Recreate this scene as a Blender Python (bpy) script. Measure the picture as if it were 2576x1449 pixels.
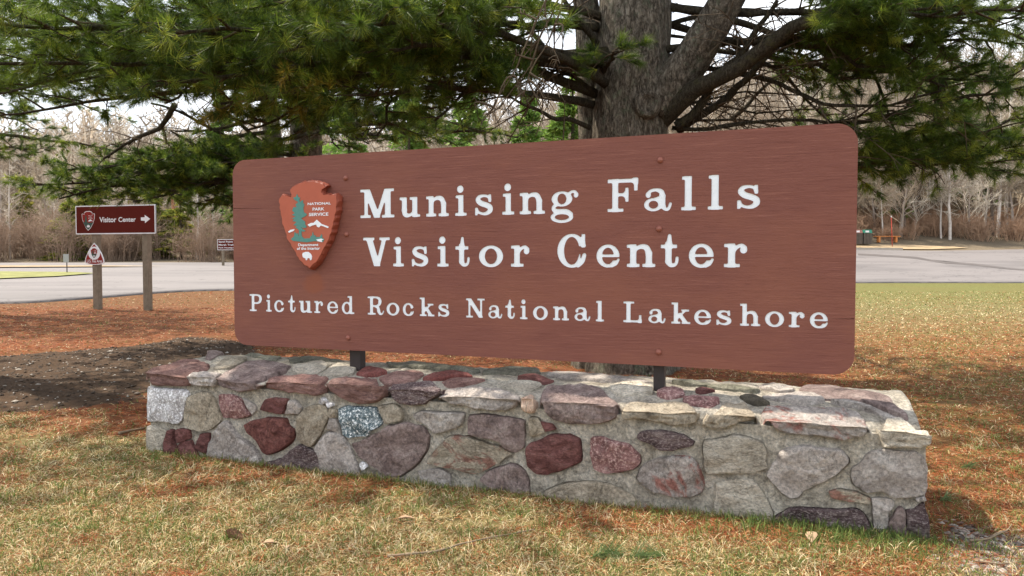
import bpy, bmesh, math, random
import numpy as np
from mathutils import Vector, Matrix, noise

R = math.radians
random.seed(7)
rng = np.random.default_rng(7)
scene = bpy.context.scene
COL = scene.collection
for o in list(bpy.data.objects):
    bpy.data.objects.remove(o)

# ------------------------------------------------------------------ camera
F, CX, CY, EYE = 1850.0, 1288.0, 724.5, 1.21          # focal length and centre in a 2576 px wide frame
PITCH = math.atan((CY - 658.0) / F)
cam_d = bpy.data.cameras.new('camera')
cam_d.sensor_width = 36.0
cam_d.lens = F / 2576.0 * 36.0
cam_d.clip_start = 0.05
cam_d.clip_end = 3000.0
cam = bpy.data.objects.new('camera', cam_d)
COL.objects.link(cam)
cam.location = (0, 0, EYE)
cam.rotation_euler = (R(90) - PITCH, 0, 0)
scene.camera = cam

# ------------------------------------------------------------------ sky, sun, exposure
SUN_EL = R(57)
SUN_H = Vector((-0.86, 0.51, 0)).normalized()
SUN = Vector((SUN_H.x * math.cos(SUN_EL), SUN_H.y * math.cos(SUN_EL), math.sin(SUN_EL)))
world = bpy.data.worlds.new('World')
scene.world = world
world.use_nodes = True
wt = world.node_tree
wt.nodes.clear()
w_out = wt.nodes.new('ShaderNodeOutputWorld')
w_bg = wt.nodes.new('ShaderNodeBackground')
w_sky = wt.nodes.new('ShaderNodeTexSky')
w_sky.sky_type = 'NISHITA'
w_sky.sun_disc = False
w_sky.sun_elevation = SUN_EL
w_sky.sun_rotation = math.atan2(SUN_H.x, SUN_H.y)
w_sky.air_density = 1.0
w_sky.dust_density = 2.0
w_sky.ozone_density = 1.0
w_tc = wt.nodes.new('ShaderNodeTexCoord')
w_map = wt.nodes.new('ShaderNodeMapping')
w_map.inputs['Scale'].default_value = (1.0, 1.0, 3.2)
w_noi = wt.nodes.new('ShaderNodeTexNoise')
w_noi.inputs['Scale'].default_value = 1.6
w_noi.inputs['Detail'].default_value = 7.0
w_noi.inputs['Roughness'].default_value = 0.6
w_rmp = wt.nodes.new('ShaderNodeValToRGB')
w_rmp.color_ramp.elements[0].position = 0.34
w_rmp.color_ramp.elements[1].position = 0.58
w_mix = wt.nodes.new('ShaderNodeMixRGB')
w_mix.inputs['Color2'].default_value = (8.2, 8.45, 8.8, 1)
w_bg.inputs['Strength'].default_value = 0.13
wt.links.new(w_tc.outputs['Generated'], w_map.inputs['Vector'])
wt.links.new(w_map.outputs['Vector'], w_noi.inputs['Vector'])
wt.links.new(w_noi.outputs['Fac'], w_rmp.inputs['Fac'])
wt.links.new(w_rmp.outputs['Color'], w_mix.inputs['Fac'])
wt.links.new(w_sky.outputs['Color'], w_mix.inputs['Color1'])
wt.links.new(w_mix.outputs['Color'], w_bg.inputs['Color'])
wt.links.new(w_bg.outputs['Background'], w_out.inputs['Surface'])

sun_d = bpy.data.lights.new('sun', 'SUN')
sun_d.energy = 5.0
sun_d.angle = R(0.7)
sun_d.color = (1.0, 0.91, 0.77)
sun = bpy.data.objects.new('sun', sun_d)
COL.objects.link(sun)
sun.rotation_euler = SUN.to_track_quat('Z', 'Y').to_euler()
sun.location = (-20, 12, 40)
scene.view_settings.view_transform = 'Standard'
scene.view_settings.look = 'None'
scene.view_settings.gamma = 1.0
scene.view_settings.exposure = 0.80
scene.cycles.max_bounces = 6
scene.cycles.diffuse_bounces = 4
scene.cycles.transparent_max_bounces = 4
scene.cycles.caustics_reflective = False
scene.cycles.caustics_refractive = False

# ------------------------------------------------------------------ helpers: geometry of the view and of the place
FW = Vector((0, math.cos(PITCH), -math.sin(PITCH)))
UP = Vector((0, math.sin(PITCH), math.cos(PITCH)))
CAM = Vector((0, 0, EYE))
PX = 2576.0 / 4096.0


def ray(x, y):
    return FW + Vector((1, 0, 0)) * ((x - CX) / F) - UP * ((y - CY) / F)


def at(x, y, Y):
    d = ray(x, y)
    return CAM + d * (Y / d.y)


def gp(x, y, z=0.0):
    d = ray(x, y)
    return CAM + d * ((z - EYE) / d.z)


def zoomc(x0, y0, sc):
    return lambda q: ((x0 + q[0] / sc) * PX, (y0 + q[1] / sc) * PX)


def sstep(a, b, t):
    t = min(1.0, max(0.0, (t - a) / (b - a)))
    return t * t * (3 - 2 * t)


def ramp(t, w):
    if t <= -w:
        return 0.0
    if t >= w:
        return t
    return (t + w) ** 2 / (4 * w)


W0 = Vector((-2.304, 4.644, 0)); W1 = Vector((1.788, 3.144, 0))
WL = (W1 - W0).length
WU = (W1 - W0) / WL
WN = Vector((-WU.y, WU.x, 0))


def wall_uv(x, y):
    v = Vector((x, y, 0)) - W0
    return v.dot(WU), v.dot(WN)


def gz(x, y):
    a = x / max(y, 1.0)
    s = sstep(-0.15, 0.4, a)
    zl = 0.036 * ramp(y - 21, 2) + 0.145 * ramp(y - 58, 5) - 0.145 * ramp(y - 205, 20)
    zr = 0.100 * ramp(y - 34, 3) + 0.26 * ramp(y - 61, 5) - 0.28 * ramp(y - 150, 20)
    z = zl * (1 - s) + zr * s
    if y < 25:
        k = 1 - sstep(14, 25, y)
        z += k * 0.018 * noise.noise((x * 0.8, y * 0.8, 3.1)) + k * 0.012 * noise.noise((x * 3.1, y * 3.1, 1.7))
    return z


def srgb(r, g, b):
    f = lambda c: (c / 255 / 12.92) if c / 255 <= 0.04045 else ((c / 255 + 0.055) / 1.055) ** 2.4
    return (f(r), f(g), f(b), 1.0)


def inpoly(x, y, poly):
    c = False
    j = len(poly) - 1
    for i in range(len(poly)):
        xi, yi = poly[i]; xj, yj = poly[j]
        if (yi > y) != (yj > y) and x < (xj - xi) * (y - yi) / (yj - yi) + xi:
            c = not c
        j = i
    return c


class MB:
    def __init__(s):
        s.v = []; s.f = []

    def tube(s, pts, rad, n=6, cap=True):
        pts = [Vector(p) for p in pts]
        b = len(s.v)
        t = (pts[1] - pts[0]).normalized()
        x = t.orthogonal().normalized()
        for i, p in enumerate(pts):
            if i < len(pts) - 1:
                t2 = (pts[i + 1] - p)
                t2 = t2.normalized() if t2.length > 1e-9 else t
            else:
                t2 = t
            tm = (t + t2).normalized() if i else t2
            x = (x - tm * x.dot(tm)).normalized()
            y = tm.cross(x)
            r = rad[i] if hasattr(rad, '__len__') else rad
            for k in range(n):
                a = 2 * math.pi * k / n
                s.v.append(p + (x * math.cos(a) + y * math.sin(a)) * r)
            t = t2
        m = len(pts)
        for i in range(m - 1):
            for k in range(n):
                k2 = (k + 1) % n
                s.f.append((b + i * n + k, b + i * n + k2, b + (i + 1) * n + k2, b + (i + 1) * n + k))
        if cap:
            s.f.append(tuple(b + k for k in reversed(range(n))))
            s.f.append(tuple(b + (m - 1) * n + k for k in range(n)))
        return s

    def box(s, lo, hi, mat=None):
        b = len(s.v)
        for z in (lo[2], hi[2]):
            for q in ((lo[0], lo[1]), (hi[0], lo[1]), (hi[0], hi[1]), (lo[0], hi[1])):
                p = Vector((q[0], q[1], z))
                s.v.append(mat @ p if mat else p)
        for q in ((3, 2, 1, 0), (4, 5, 6, 7), (0, 1, 5, 4), (1, 2, 6, 5), (2, 3, 7, 6), (3, 0, 4, 7)):
            s.f.append(tuple(b + i for i in q))
        return s

    def mesh(s, name, smooth=False):
        me = bpy.data.meshes.new(name)
        me.from_pydata([tuple(v) for v in s.v], [], s.f)
        me.update()
        if smooth:
            me.polygons.foreach_set('use_smooth', [True] * len(me.polygons))
        return me

    def build(s, name, mat, parent=None, smooth=False, bevel=0.0):
        me = s.mesh(name, smooth)
        if bevel:
            bm = bmesh.new(); bm.from_mesh(me)
            bmesh.ops.bevel(bm, geom=[e for e in bm.edges], offset=bevel, segments=2, affect='EDGES', profile=0.6)
            bm.to_mesh(me); bm.free()
        return obj(name, me, mat, parent)


def obj(name, me, mat, parent=None):
    o = bpy.data.objects.new(name, me)
    COL.objects.link(o)
    if mat is not None and me is not None:
        me.materials.clear(); me.materials.append(mat)
    if parent:
        o.parent = parent
    return o


def empty(name, loc=(0, 0, 0), rz=0.0):
    o = bpy.data.objects.new(name, None)
    COL.objects.link(o)
    o.empty_display_size = 0.1
    o.location = loc
    o.rotation_euler = (0, 0, rz)
    return o


def tag(o, label=None, cat=None, group=None, kind=None):
    if label: o['label'] = label
    if cat: o['category'] = cat
    if group: o['group'] = group
    if kind: o['kind'] = kind
    return o


def copy_tree(o, parent=None):
    c = o.copy(); COL.objects.link(c); c.parent = parent
    for ch in list(o.children):
        copy_tree(ch, c)
    return c


def tri_mesh(name, V, mat, cols=None, smooth=False):
    """V: (n,3,3) array of loose triangles; cols: (n,3) linear colours per triangle."""
    V = np.asarray(V, dtype=np.float32)
    n = V.shape[0]
    me = bpy.data.meshes.new(name)
    me.vertices.add(n * 3)
    me.vertices.foreach_set('co', V.reshape(-1))
    me.loops.add(n * 3)
    me.loops.foreach_set('vertex_index', np.arange(n * 3, dtype=np.int32))
    me.polygons.add(n)
    me.polygons.foreach_set('loop_start', np.arange(0, n * 3, 3, dtype=np.int32))
    me.polygons.foreach_set('loop_total', np.full(n, 3, dtype=np.int32))
    if cols is not None:
        a = me.color_attributes.new('col', 'FLOAT_COLOR', 'POINT')
        c = np.ones((n, 3, 4), dtype=np.float32)
        c[:, :, :3] = np.asarray(cols, dtype=np.float32)[:, None, :]
        a.data.foreach_set('color', c.reshape(-1))
    me.update()
    me.validate()
    me.materials.append(mat)
    return me


# ------------------------------------------------------------------ materials
def new_mat(name, rough=0.8, spec=0.3):
    m = bpy.data.materials.new(name)
    m.use_nodes = True
    nt = m.node_tree
    b = nt.nodes['Principled BSDF']
    b.inputs['Roughness'].default_value = rough
    b.inputs['Specular IOR Level'].default_value = spec
    return m, nt, b


def node(nt, kind, **kw):
    n = nt.nodes.new(kind)
    for k, v in kw.items():
        if k in n.inputs:
            n.inputs[k].default_value = v
        else:
            setattr(n, k, v)
    return n


def mat_plain(name, col, rough=0.7, spec=0.3, var=0.12, scale=6.0, bump=0.0, bscale=60.0):
    m, nt, b = new_mat(name, rough, spec)
    tc = node(nt, 'ShaderNodeTexCoord')
    n = node(nt, 'ShaderNodeTexNoise', Scale=scale, Detail=6.0, Roughness=0.65)
    nt.links.new(tc.outputs['Object'], n.inputs['Vector'])
    r = node(nt, 'ShaderNodeValToRGB')
    r.color_ramp.elements[0].position = 0.3; r.color_ramp.elements[1].position = 0.7
    r.color_ramp.elements[0].color = tuple(c * (1 - var) for c in col[:3]) + (1,)
    r.color_ramp.elements[1].color = tuple(min(1, c * (1 + var)) for c in col[:3]) + (1,)
    nt.links.new(n.outputs['Fac'], r.inputs['Fac'])
    nt.links.new(r.outputs['Color'], b.inputs['Base Color'])
    if bump:
        n2 = node(nt, 'ShaderNodeTexNoise', Scale=bscale, Detail=4.0)
        nt.links.new(tc.outputs['Object'], n2.inputs['Vector'])
        bp = node(nt, 'ShaderNodeBump', Strength=bump, Distance=0.01)
        nt.links.new(n2.outputs['Fac'], bp.inputs['Height'])
        nt.links.new(bp.outputs['Normal'], b.inputs['Normal'])
    return m


def mat_attr(name, rough=0.7, spec=0.2, transl=0.0, noise_scale=0.0, amount=0.35):
    m, nt, b = new_mat(name, rough, spec)
    a = node(nt, 'ShaderNodeAttribute', attribute_name='col')
    src = a.outputs['Color']
    if noise_scale:
        tc = node(nt, 'ShaderNodeTexCoord')
        n = node(nt, 'ShaderNodeTexNoise', Scale=noise_scale, Detail=9.0, Roughness=0.75)
        nt.links.new(tc.outputs['Object'], n.inputs['Vector'])
        mr = node(nt, 'ShaderNodeMapRange')
        mr.inputs['From Min'].default_value = 0.3; mr.inputs['From Max'].default_value = 0.7
        mr.inputs['To Min'].default_value = 1 - amount; mr.inputs['To Max'].default_value = 1 + amount
        nt.links.new(n.outputs['Fac'], mr.inputs['Value'])
        mx = node(nt, 'ShaderNodeVectorMath', operation='MULTIPLY')
        nt.links.new(src, mx.inputs[0]); nt.links.new(mr.outputs['Result'], mx.inputs[1])
        src = mx.outputs['Vector']
        bp = node(nt, 'ShaderNodeBump', Strength=0.6, Distance=0.02)
        nt.links.new(n.outputs['Fac'], bp.inputs['Height'])
        nt.links.new(bp.outputs['Normal'], b.inputs['Normal'])
    nt.links.new(src, b.inputs['Base Color'])
    if transl:
        out = nt.nodes['Material Output']
        t = node(nt, 'ShaderNodeBsdfTranslucent')
        nt.links.new(src, t.inputs['Color'])
        ms = node(nt, 'ShaderNodeMixShader')
        ms.inputs['Fac'].default_value = transl
        nt.links.new(b.outputs['BSDF'], ms.inputs[1]); nt.links.new(t.outputs['BSDF'], ms.inputs[2])
        nt.links.new(ms.outputs['Shader'], out.inputs['Surface'])
    return m


def mat_stone(name, cols, scale=9.0, stretch=(1, 1, 1), bump=0.5, speck=None, patch=None):
    """cols: dark, mid, light; speck: colour of small grains; patch: second rock colour in large blotches."""
    m, nt, b = new_mat(name, 0.9, 0.25)
    tc = node(nt, 'ShaderNodeTexCoord')
    oi = node(nt, 'ShaderNodeObjectInfo')
    ad = node(nt, 'ShaderNodeVectorMath', operation='ADD')
    ml = node(nt, 'ShaderNodeVectorMath', operation='SCALE')
    cx = node(nt, 'ShaderNodeCombineXYZ')
    for k in range(3):
        nt.links.new(oi.outputs['Random'], cx.inputs[k])
    nt.links.new(cx.outputs['Vector'], ml.inputs[0]); ml.inputs['Scale'].default_value = 37.0
    nt.links.new(tc.outputs['Object'], ad.inputs[0]); nt.links.new(ml.outputs['Vector'], ad.inputs[1])
    mp = node(nt, 'ShaderNodeMapping')
    mp.inputs['Scale'].default_value = stretch
    nt.links.new(ad.outputs['Vector'], mp.inputs['Vector'])
    n = node(nt, 'ShaderNodeTexNoise', Scale=scale, Detail=10.0, Roughness=0.68, Distortion=0.6)
    nt.links.new(mp.outputs['Vector'], n.inputs['Vector'])
    r = node(nt, 'ShaderNodeValToRGB')
    e = r.color_ramp.elements
    e[0].position = 0.28; e[0].color = cols[0]
    e[1].position = 0.72; e[1].color = cols[2]
    mid = e.new(0.5); mid.color = cols[1]
    nt.links.new(n.outputs['Fac'], r.inputs['Fac'])
    out = r.outputs['Color']
    if patch:
        n4 = node(nt, 'ShaderNodeTexNoise', Scale=4.5, Detail=4.0, Roughness=0.7, Distortion=0.8)
        nt.links.new(mp.outputs['Vector'], n4.inputs['Vector'])
        r4 = node(nt, 'ShaderNodeValToRGB')
        r4.color_ramp.elements[0].position = 0.5; r4.color_ramp.elements[1].position = 0.57
        nt.links.new(n4.outputs['Fac'], r4.inputs['Fac'])
        mx = node(nt, 'ShaderNodeMixRGB')
        mx.inputs['Color2'].default_value = patch
        nt.links.new(r4.outputs['Color'], mx.inputs['Fac']); nt.links.new(out, mx.inputs['Color1'])
        out = mx.outputs['Color']
    n2 = node(nt, 'ShaderNodeTexNoise', Scale=70.0, Detail=5.0, Roughness=0.75)
    nt.links.new(mp.outputs['Vector'], n2.inputs['Vector'])
    if speck:
        r2 = node(nt, 'ShaderNodeValToRGB')
        r2.color_ramp.elements[0].position = 0.52; r2.color_ramp.elements[1].position = 0.6
        nt.links.new(n2.outputs['Fac'], r2.inputs['Fac'])
        mx = node(nt, 'ShaderNodeMixRGB')
        mx.inputs['Color2'].default_value = speck
        nt.links.new(r2.outputs['Color'], mx.inputs['Fac']); nt.links.new(out, mx.inputs['Color1'])
        out = mx.outputs['Color']
    # grain contrast
    mr = node(nt, 'ShaderNodeMapRange')
    mr.inputs['From Min'].default_value = 0.3; mr.inputs['From Max'].default_value = 0.7
    mr.inputs['To Min'].default_value = 0.5; mr.inputs['To Max'].default_value = 1.45
    nt.links.new(n2.outputs['Fac'], mr.inputs['Value'])
    hs = node(nt, 'ShaderNodeVectorMath', operation='MULTIPLY')
    nt.links.new(out, hs.inputs[0]); nt.links.new(mr.outputs['Result'], hs.inputs[1])
    # seams and hairline fissures of the rock
    n5 = node(nt, 'ShaderNodeTexNoise', Scale=5.5, Detail=9.0, Roughness=0.62, Distortion=0.5)
    nt.links.new(mp.outputs['Vector'], n5.inputs['Vector'])
    a5 = node(nt, 'ShaderNodeMath', operation='SUBTRACT'); a5.inputs[1].default_value = 0.5
    nt.links.new(n5.outputs['Fac'], a5.inputs[0])
    b5 = node(nt, 'ShaderNodeMath', operation='ABSOLUTE'); nt.links.new(a5.outputs['Value'], b5.inputs[0])
    c5 = node(nt, 'ShaderNodeMapRange'); c5.inputs['From Min'].default_value = 0.0; c5.inputs['From Max'].default_value = 0.022; c5.inputs['To Min'].default_value = 0.62; c5.inputs['To Max'].default_value = 1.0
    nt.links.new(b5.outputs['Value'], c5.inputs['Value'])
    h5 = node(nt, 'ShaderNodeVectorMath', operation='MULTIPLY')
    nt.links.new(hs.outputs['Vector'], h5.inputs[0]); nt.links.new(c5.outputs['Result'], h5.inputs[1])
    hs = h5
    # each stone a little lighter or darker
    mr2 = node(nt, 'ShaderNodeMapRange')
    mr2.inputs['To Min'].default_value = 1.2; mr2.inputs['To Max'].default_value = 1.6
    nt.links.new(oi.outputs['Random'], mr2.inputs['Value'])
    hs2 = node(nt, 'ShaderNodeVectorMath', operation='MULTIPLY')
    nt.links.new(hs.outputs['Vector'], hs2.inputs[0]); nt.links.new(mr2.outputs['Result'], hs2.inputs[1])
    nt.links.new(hs2.outputs['Vector'], b.inputs['Base Color'])
    n3 = node(nt, 'ShaderNodeTexNoise', Scale=22.0, Detail=10.0, Roughness=0.72, Distortion=0.4)
    nt.links.new(mp.outputs['Vector'], n3.inputs['Vector'])
    bp = node(nt, 'ShaderNodeBump', Strength=min(1.0, bump), Distance=0.08)
    nt.links.new(n3.outputs['Fac'], bp.inputs['Height'])
    bp2 = node(nt, 'ShaderNodeBump', Strength=min(1.0, bump), Distance=0.014)
    nt.links.new(n2.outputs['Fac'], bp2.inputs['Height']); nt.links.new(bp.outputs['Normal'], bp2.inputs['Normal'])
    nt.links.new(bp2.outputs['Normal'], b.inputs['Normal'])
    return m


def mat_wood_paint(name, col, dark, light):
    m, nt, b = new_mat(name, 0.62, 0.3)
    tc = node(nt, 'ShaderNodeTexCoord')
    mp = node(nt, 'ShaderNodeMapping')
    mp.inputs['Scale'].default_value = (0.8, 1.0, 36.0)
    nt.links.new(tc.outputs['Object'], mp.inputs['Vector'])
    n = node(nt, 'ShaderNodeTexNoise', Scale=4.0, Detail=10.0, Roughness=0.75, Distortion=0.3)
    nt.links.new(mp.outputs['Vector'], n.inputs['Vector'])
    r = node(nt, 'ShaderNodeValToRGB')
    e = r.color_ramp.elements
    e[0].position = 0.36; e[0].color = dark
    e[1].position = 0.64; e[1].color = light
    a = e.new(0.46); a.color = col
    c = e.new(0.55); c.color = col
    nt.links.new(n.outputs['Fac'], r.inputs['Fac'])
    n2 = node(nt, 'ShaderNodeTexNoise', Scale=1.1, Detail=5.0, Roughness=0.6)
    mp2 = node(nt, 'ShaderNodeMapping')
    mp2.inputs['Scale'].default_value = (1.0, 1.0, 2.4)
    nt.links.new(tc.outputs['Object'], mp2.inputs['Vector'])
    nt.links.new(mp2.outputs['Vector'], n2.inputs['Vector'])
    r2 = node(nt, 'ShaderNodeValToRGB')
    r2.color_ramp.elements[0].position = 0.45; r2.color_ramp.elements[1].position = 0.68
    nt.links.new(n2.outputs['Fac'], r2.inputs['Fac'])
    mx = node(nt, 'ShaderNodeMixRGB')
    mf = node(nt, 'ShaderNodeMath', operation='MULTIPLY')
    mf.inputs[1].default_value = 0.55
    nt.links.new(r2.outputs['Color'], mf.inputs[0])
    nt.links.new(mf.outputs['Value'], mx.inputs['Fac'])
    nt.links.new(r.outputs['Color'], mx.inputs['Color1'])
    mx.inputs['Color2'].default_value = srgb(146, 92, 72)
    # rusty run below the emblem
    sv = node(nt, 'ShaderNodeMapping'); sv.inputs['Location'].default_value = (-0.62 / 0.10, 0, -1.075 / 0.085); sv.inputs['Scale'].default_value = (1 / 0.10, 0, 1 / 0.085)
    nt.links.new(tc.outputs['Object'], sv.inputs['Vector'])
    sn = node(nt, 'ShaderNodeTexNoise', Scale=9.0, Detail=3.0)
    nt.links.new(tc.outputs['Object'], sn.inputs['Vector'])
    sl = node(nt, 'ShaderNodeVectorMath', operation='LENGTH'); nt.links.new(sv.outputs['Vector'], sl.inputs[0])
    sa = node(nt, 'ShaderNodeMath', operation='ADD'); nt.links.new(sl.outputs['Value'], sa.inputs[0]); nt.links.new(sn.outputs['Fac'], sa.inputs[1])
    sm = node(nt, 'ShaderNodeMapRange'); sm.inputs['From Min'].default_value = 1.05; sm.inputs['From Max'].default_value = 1.35; sm.inputs['To Min'].default_value = 0.6; sm.inputs['To Max'].default_value = 0.0
    nt.links.new(sa.outputs['Value'], sm.inputs['Value'])
    mxs = node(nt, 'ShaderNodeMixRGB'); mxs.inputs['Color2'].default_value = srgb(146, 82, 56)
    nt.links.new(sm.outputs['Result'], mxs.inputs['Fac']); nt.links.new(mx.outputs['Color'], mxs.inputs['Color1'])
    nt.links.new(mxs.outputs['Color'], b.inputs['Base Color'])
    mp3 = node(nt, 'ShaderNodeMapping')
    mp3.inputs['Scale'].default_value = (1.6, 1.0, 70.0)
    nt.links.new(tc.outputs['Object'], mp3.inputs['Vector'])
    n3 = node(nt, 'ShaderNodeTexNoise', Scale=5.0, Detail=7.0, Roughness=0.7)
    nt.links.new(mp3.outputs['Vector'], n3.inputs['Vector'])
    bp = node(nt, 'ShaderNodeBump', Strength=0.8, Distance=0.006)
    nt.links.new(n3.outputs['Fac'], bp.inputs['Height'])
    nt.links.new(bp.outputs['Normal'], b.inputs['Normal'])
    return m


def mat_bark(name, dark, mid, light, moss, scale=7.0, mossy=0.5):
    m, nt, b = new_mat(name, 0.95, 0.15)
    tc = node(nt, 'ShaderNodeTexCoord')
    mp = node(nt, 'ShaderNodeMapping')
    mp.inputs['Scale'].default_value = (1.0, 1.0, 0.33)
    nt.links.new(tc.outputs['Object'], mp.inputs['Vector'])
    ds = node(nt, 'ShaderNodeTexNoise', Scale=scale * 1.6, Detail=6.0, Roughness=0.7)
    nt.links.new(mp.outputs['Vector'], ds.inputs['Vector'])
    va = node(nt, 'ShaderNodeVectorMath', operation='MULTIPLY_ADD')
    va.inputs[1].default_value = (0.16, 0.16, 0.16)
    nt.links.new(ds.outputs['Color'], va.inputs[0]); nt.links.new(mp.outputs['Vector'], va.inputs[2])
    vo = node(nt, 'ShaderNodeTexVoronoi', Scale=scale * 3.4, feature='DISTANCE_TO_EDGE')
    nt.links.new(va.outputs['Vector'], vo.inputs['Vector'])
    n = node(nt, 'ShaderNodeTexNoise', Scale=scale * 3.2, Detail=12.0, Roughness=0.78, Distortion=0.5)
    nt.links.new(mp.outputs['Vector'], n.inputs['Vector'])
    r = node(nt, 'ShaderNodeValToRGB')
    e = r.color_ramp.elements
    e[0].position = 0.33; e[0].color = dark
    e[1].position = 0.68; e[1].color = light
    q = e.new(0.5); q.color = mid
    nt.links.new(n.outputs['Fac'], r.inputs['Fac'])
    r2 = node(nt, 'ShaderNodeValToRGB')
    r2.color_ramp.elements[0].position = 0.0; r2.color_ramp.elements[1].position = 0.10
    r2.color_ramp.elements[0].color = (0.22, 0.2, 0.19, 1)
    nt.links.new(vo.outputs['Distance'], r2.inputs['Fac'])
    # the cracks come and go
    nb_ = node(nt, 'ShaderNodeTexNoise', Scale=scale * 0.6, Detail=5.0, Roughness=0.7)
    nt.links.new(tc.outputs['Object'], nb_.inputs['Vector'])
    rb = node(nt, 'ShaderNodeMapRange')
    rb.inputs['From Min'].default_value = 0.38; rb.inputs['From Max'].default_value = 0.62; rb.inputs['To Min'].default_value = 0.1; rb.inputs['To Max'].default_value = 0.9
    nt.links.new(nb_.outputs['Fac'], rb.inputs['Value'])
    mx = node(nt, 'ShaderNodeMixRGB', blend_type='MULTIPLY')
    nt.links.new(rb.outputs['Result'], mx.inputs['Fac'])
    nt.links.new(r.outputs['Color'], mx.inputs['Color1']); nt.links.new(r2.outputs['Color'], mx.inputs['Color2'])
    n3 = node(nt, 'ShaderNodeTexNoise', Scale=scale * 0.9, Detail=12.0, Roughness=0.85)
    nt.links.new(tc.outputs['Object'], n3.inputs['Vector'])
    r3 = node(nt, 'ShaderNodeValToRGB')
    r3.color_ramp.elements[0].position = 0.53; r3.color_ramp.elements[1].position = 0.6
    nt.links.new(n3.outputs['Fac'], r3.inputs['Fac'])
    mf = node(nt, 'ShaderNodeMath', operation='MULTIPLY'); mf.inputs[1].default_value = mossy
    nt.links.new(r3.outputs['Color'], mf.inputs[0])
    mx2 = node(nt, 'ShaderNodeMixRGB')
    mx2.inputs['Color2'].default_value = moss
    nt.links.new(mf.outputs['Value'], mx2.inputs['Fac']); nt.links.new(mx.outputs['Color'], mx2.inputs['Color1'])
    nt.links.new(mx2.outputs['Color'], b.inputs['Base Color'])
    ma = node(nt, 'ShaderNodeMath', operation='MULTIPLY_ADD')
    ma.inputs[1].default_value = 1.6
    nt.links.new(n.outputs['Fac'], ma.inputs[0]); nt.links.new(r2.outputs['Color'], ma.inputs[2])
    bp = node(nt, 'ShaderNodeBump', Strength=1.0, Distance=0.06)
    nt.links.new(ma.outputs['Value'], bp.inputs['Height'])
    nt.links.new(bp.outputs['Normal'], b.inputs['Normal'])
    return m


M = {}
M['ground'] = mat_attr('ground_cover', 0.95, 0.1, 0.0, 14.0, 0.55)
M['blades'] = mat_attr('grass_blades', 0.7, 0.2, 0.25)
M['needles'] = mat_attr('pine_needles', 0.5, 0.35, 0.45)
M['leafy'] = mat_attr('far_leaves', 0.7, 0.2, 0.35)
M['bark'] = mat_bark('pine_bark', srgb(60, 54, 47), srgb(132, 121, 107), srgb(194, 184, 168), srgb(128, 140, 114), 7.0, 0.55)
M['limb_bark'] = mat_bark('limb_bark', srgb(48, 43, 36), srgb(94, 85, 71), srgb(134, 125, 105), srgb(118, 114, 72), 14.0, 0.6)
M['twig'] = mat_plain('twig_bark', srgb(72, 62, 50), 0.9, 0.1, 0.3, 9.0)
M['deadtwig'] = mat_plain('dead_twig', srgb(92, 80, 66), 0.9, 0.1, 0.25, 9.0)
M['far_bark'] = mat_plain('grey_tree_bark', srgb(168, 156, 146), 0.95, 0.1, 0.3, 0.8)
M['far_twig'] = mat_plain('bare_twigs', srgb(200, 190, 175), 0.95, 0.1, 0.22, 0.3)
M['twig_a'] = mat_plain('dull_brown_twigs', srgb(150, 138, 120), 0.95, 0.1, 0.3, 0.3)
M['twig_b'] = mat_plain('pale_twigs', srgb(214, 204, 190), 0.95, 0.1, 0.25, 0.3)
M['twig_c'] = mat_plain('reddish_twigs', srgb(166, 152, 136), 0.95, 0.1, 0.25, 0.3)
M['dark_trunk'] = mat_plain('dark_tree_bark', srgb(104, 92, 82), 0.95, 0.1, 0.3, 0.8)
M['thicket_twig'] = mat_plain('thicket_twigs', srgb(186, 170, 150), 0.95, 0.1, 0.28, 0.3)
M['birch'] = mat_plain('birch_bark', srgb(205, 196, 186), 0.85, 0.2, 0.25, 3.0)
M['shrub'] = mat_plain('shrub_twigs', srgb(160, 138, 120), 0.95, 0.1, 0.25, 0.6)
M['redshrub'] = mat_plain('red_shrub_twigs', srgb(172, 142, 118), 0.95, 0.1, 0.25, 0.6)
M['asphalt'] = None
M['panel'] = mat_wood_paint('brown_painted_wood', srgb(129, 79, 68), srgb(110, 63, 54), srgb(150, 98, 84))
M['white_paint'] = mat_plain('white_paint', (0.82, 0.87, 0.93, 1), 0.55, 0.3, 0.03, 30.0, 0.15, 120.0)
M['metal_post'] = mat_plain('dark_metal_post', srgb(52, 44, 44), 0.5, 0.4, 0.2, 20.0)
M['bolt'] = mat_plain('bolt_paint', srgb(140, 84, 70), 0.45, 0.4, 0.15, 60.0)
M['arrow'] = mat_plain('emblem_orange_brown', srgb(176, 94, 72), 0.6, 0.3, 0.06, 12.0, 0.1, 90.0)
M['arrow_side'] = mat_plain('emblem_rust_edge', srgb(140, 70, 52), 0.6, 0.3, 0.12, 20.0, 0.2, 60.0)
M['teal'] = mat_plain('emblem_teal', srgb(86, 138, 130), 0.6, 0.3, 0.08, 30.0)
M['sign_brown'] = mat_plain('sign_brown_sheet', srgb(90, 32, 24), 0.75, 0.1, 0.05, 3.0)
M['sign_white'] = mat_plain('sign_white_sheet', (0.78, 0.77, 0.78, 1), 0.4, 0.4, 0.02, 3.0)
M['sign_back'] = mat_plain('sign_aluminium', srgb(150, 150, 152), 0.4, 0.5, 0.05, 3.0)
M['fee_red'] = mat_plain('fee_sign_red', srgb(140, 48, 42), 0.75, 0.1, 0.05, 3.0)
M['fee_green'] = mat_plain('fee_sign_green', srgb(44, 70, 58), 0.4, 0.4, 0.05, 3.0)
M['timber'] = mat_plain('weathered_timber', srgb(128, 116, 100), 0.9, 0.15, 0.25, 9.0, 0.3, 40.0)
M['mortar'] = mat_stone('mortar', (srgb(122, 114, 102), srgb(180, 172, 158), srgb(206, 200, 189)), 9.0, (1, 1, 1), 1.1)
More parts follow.
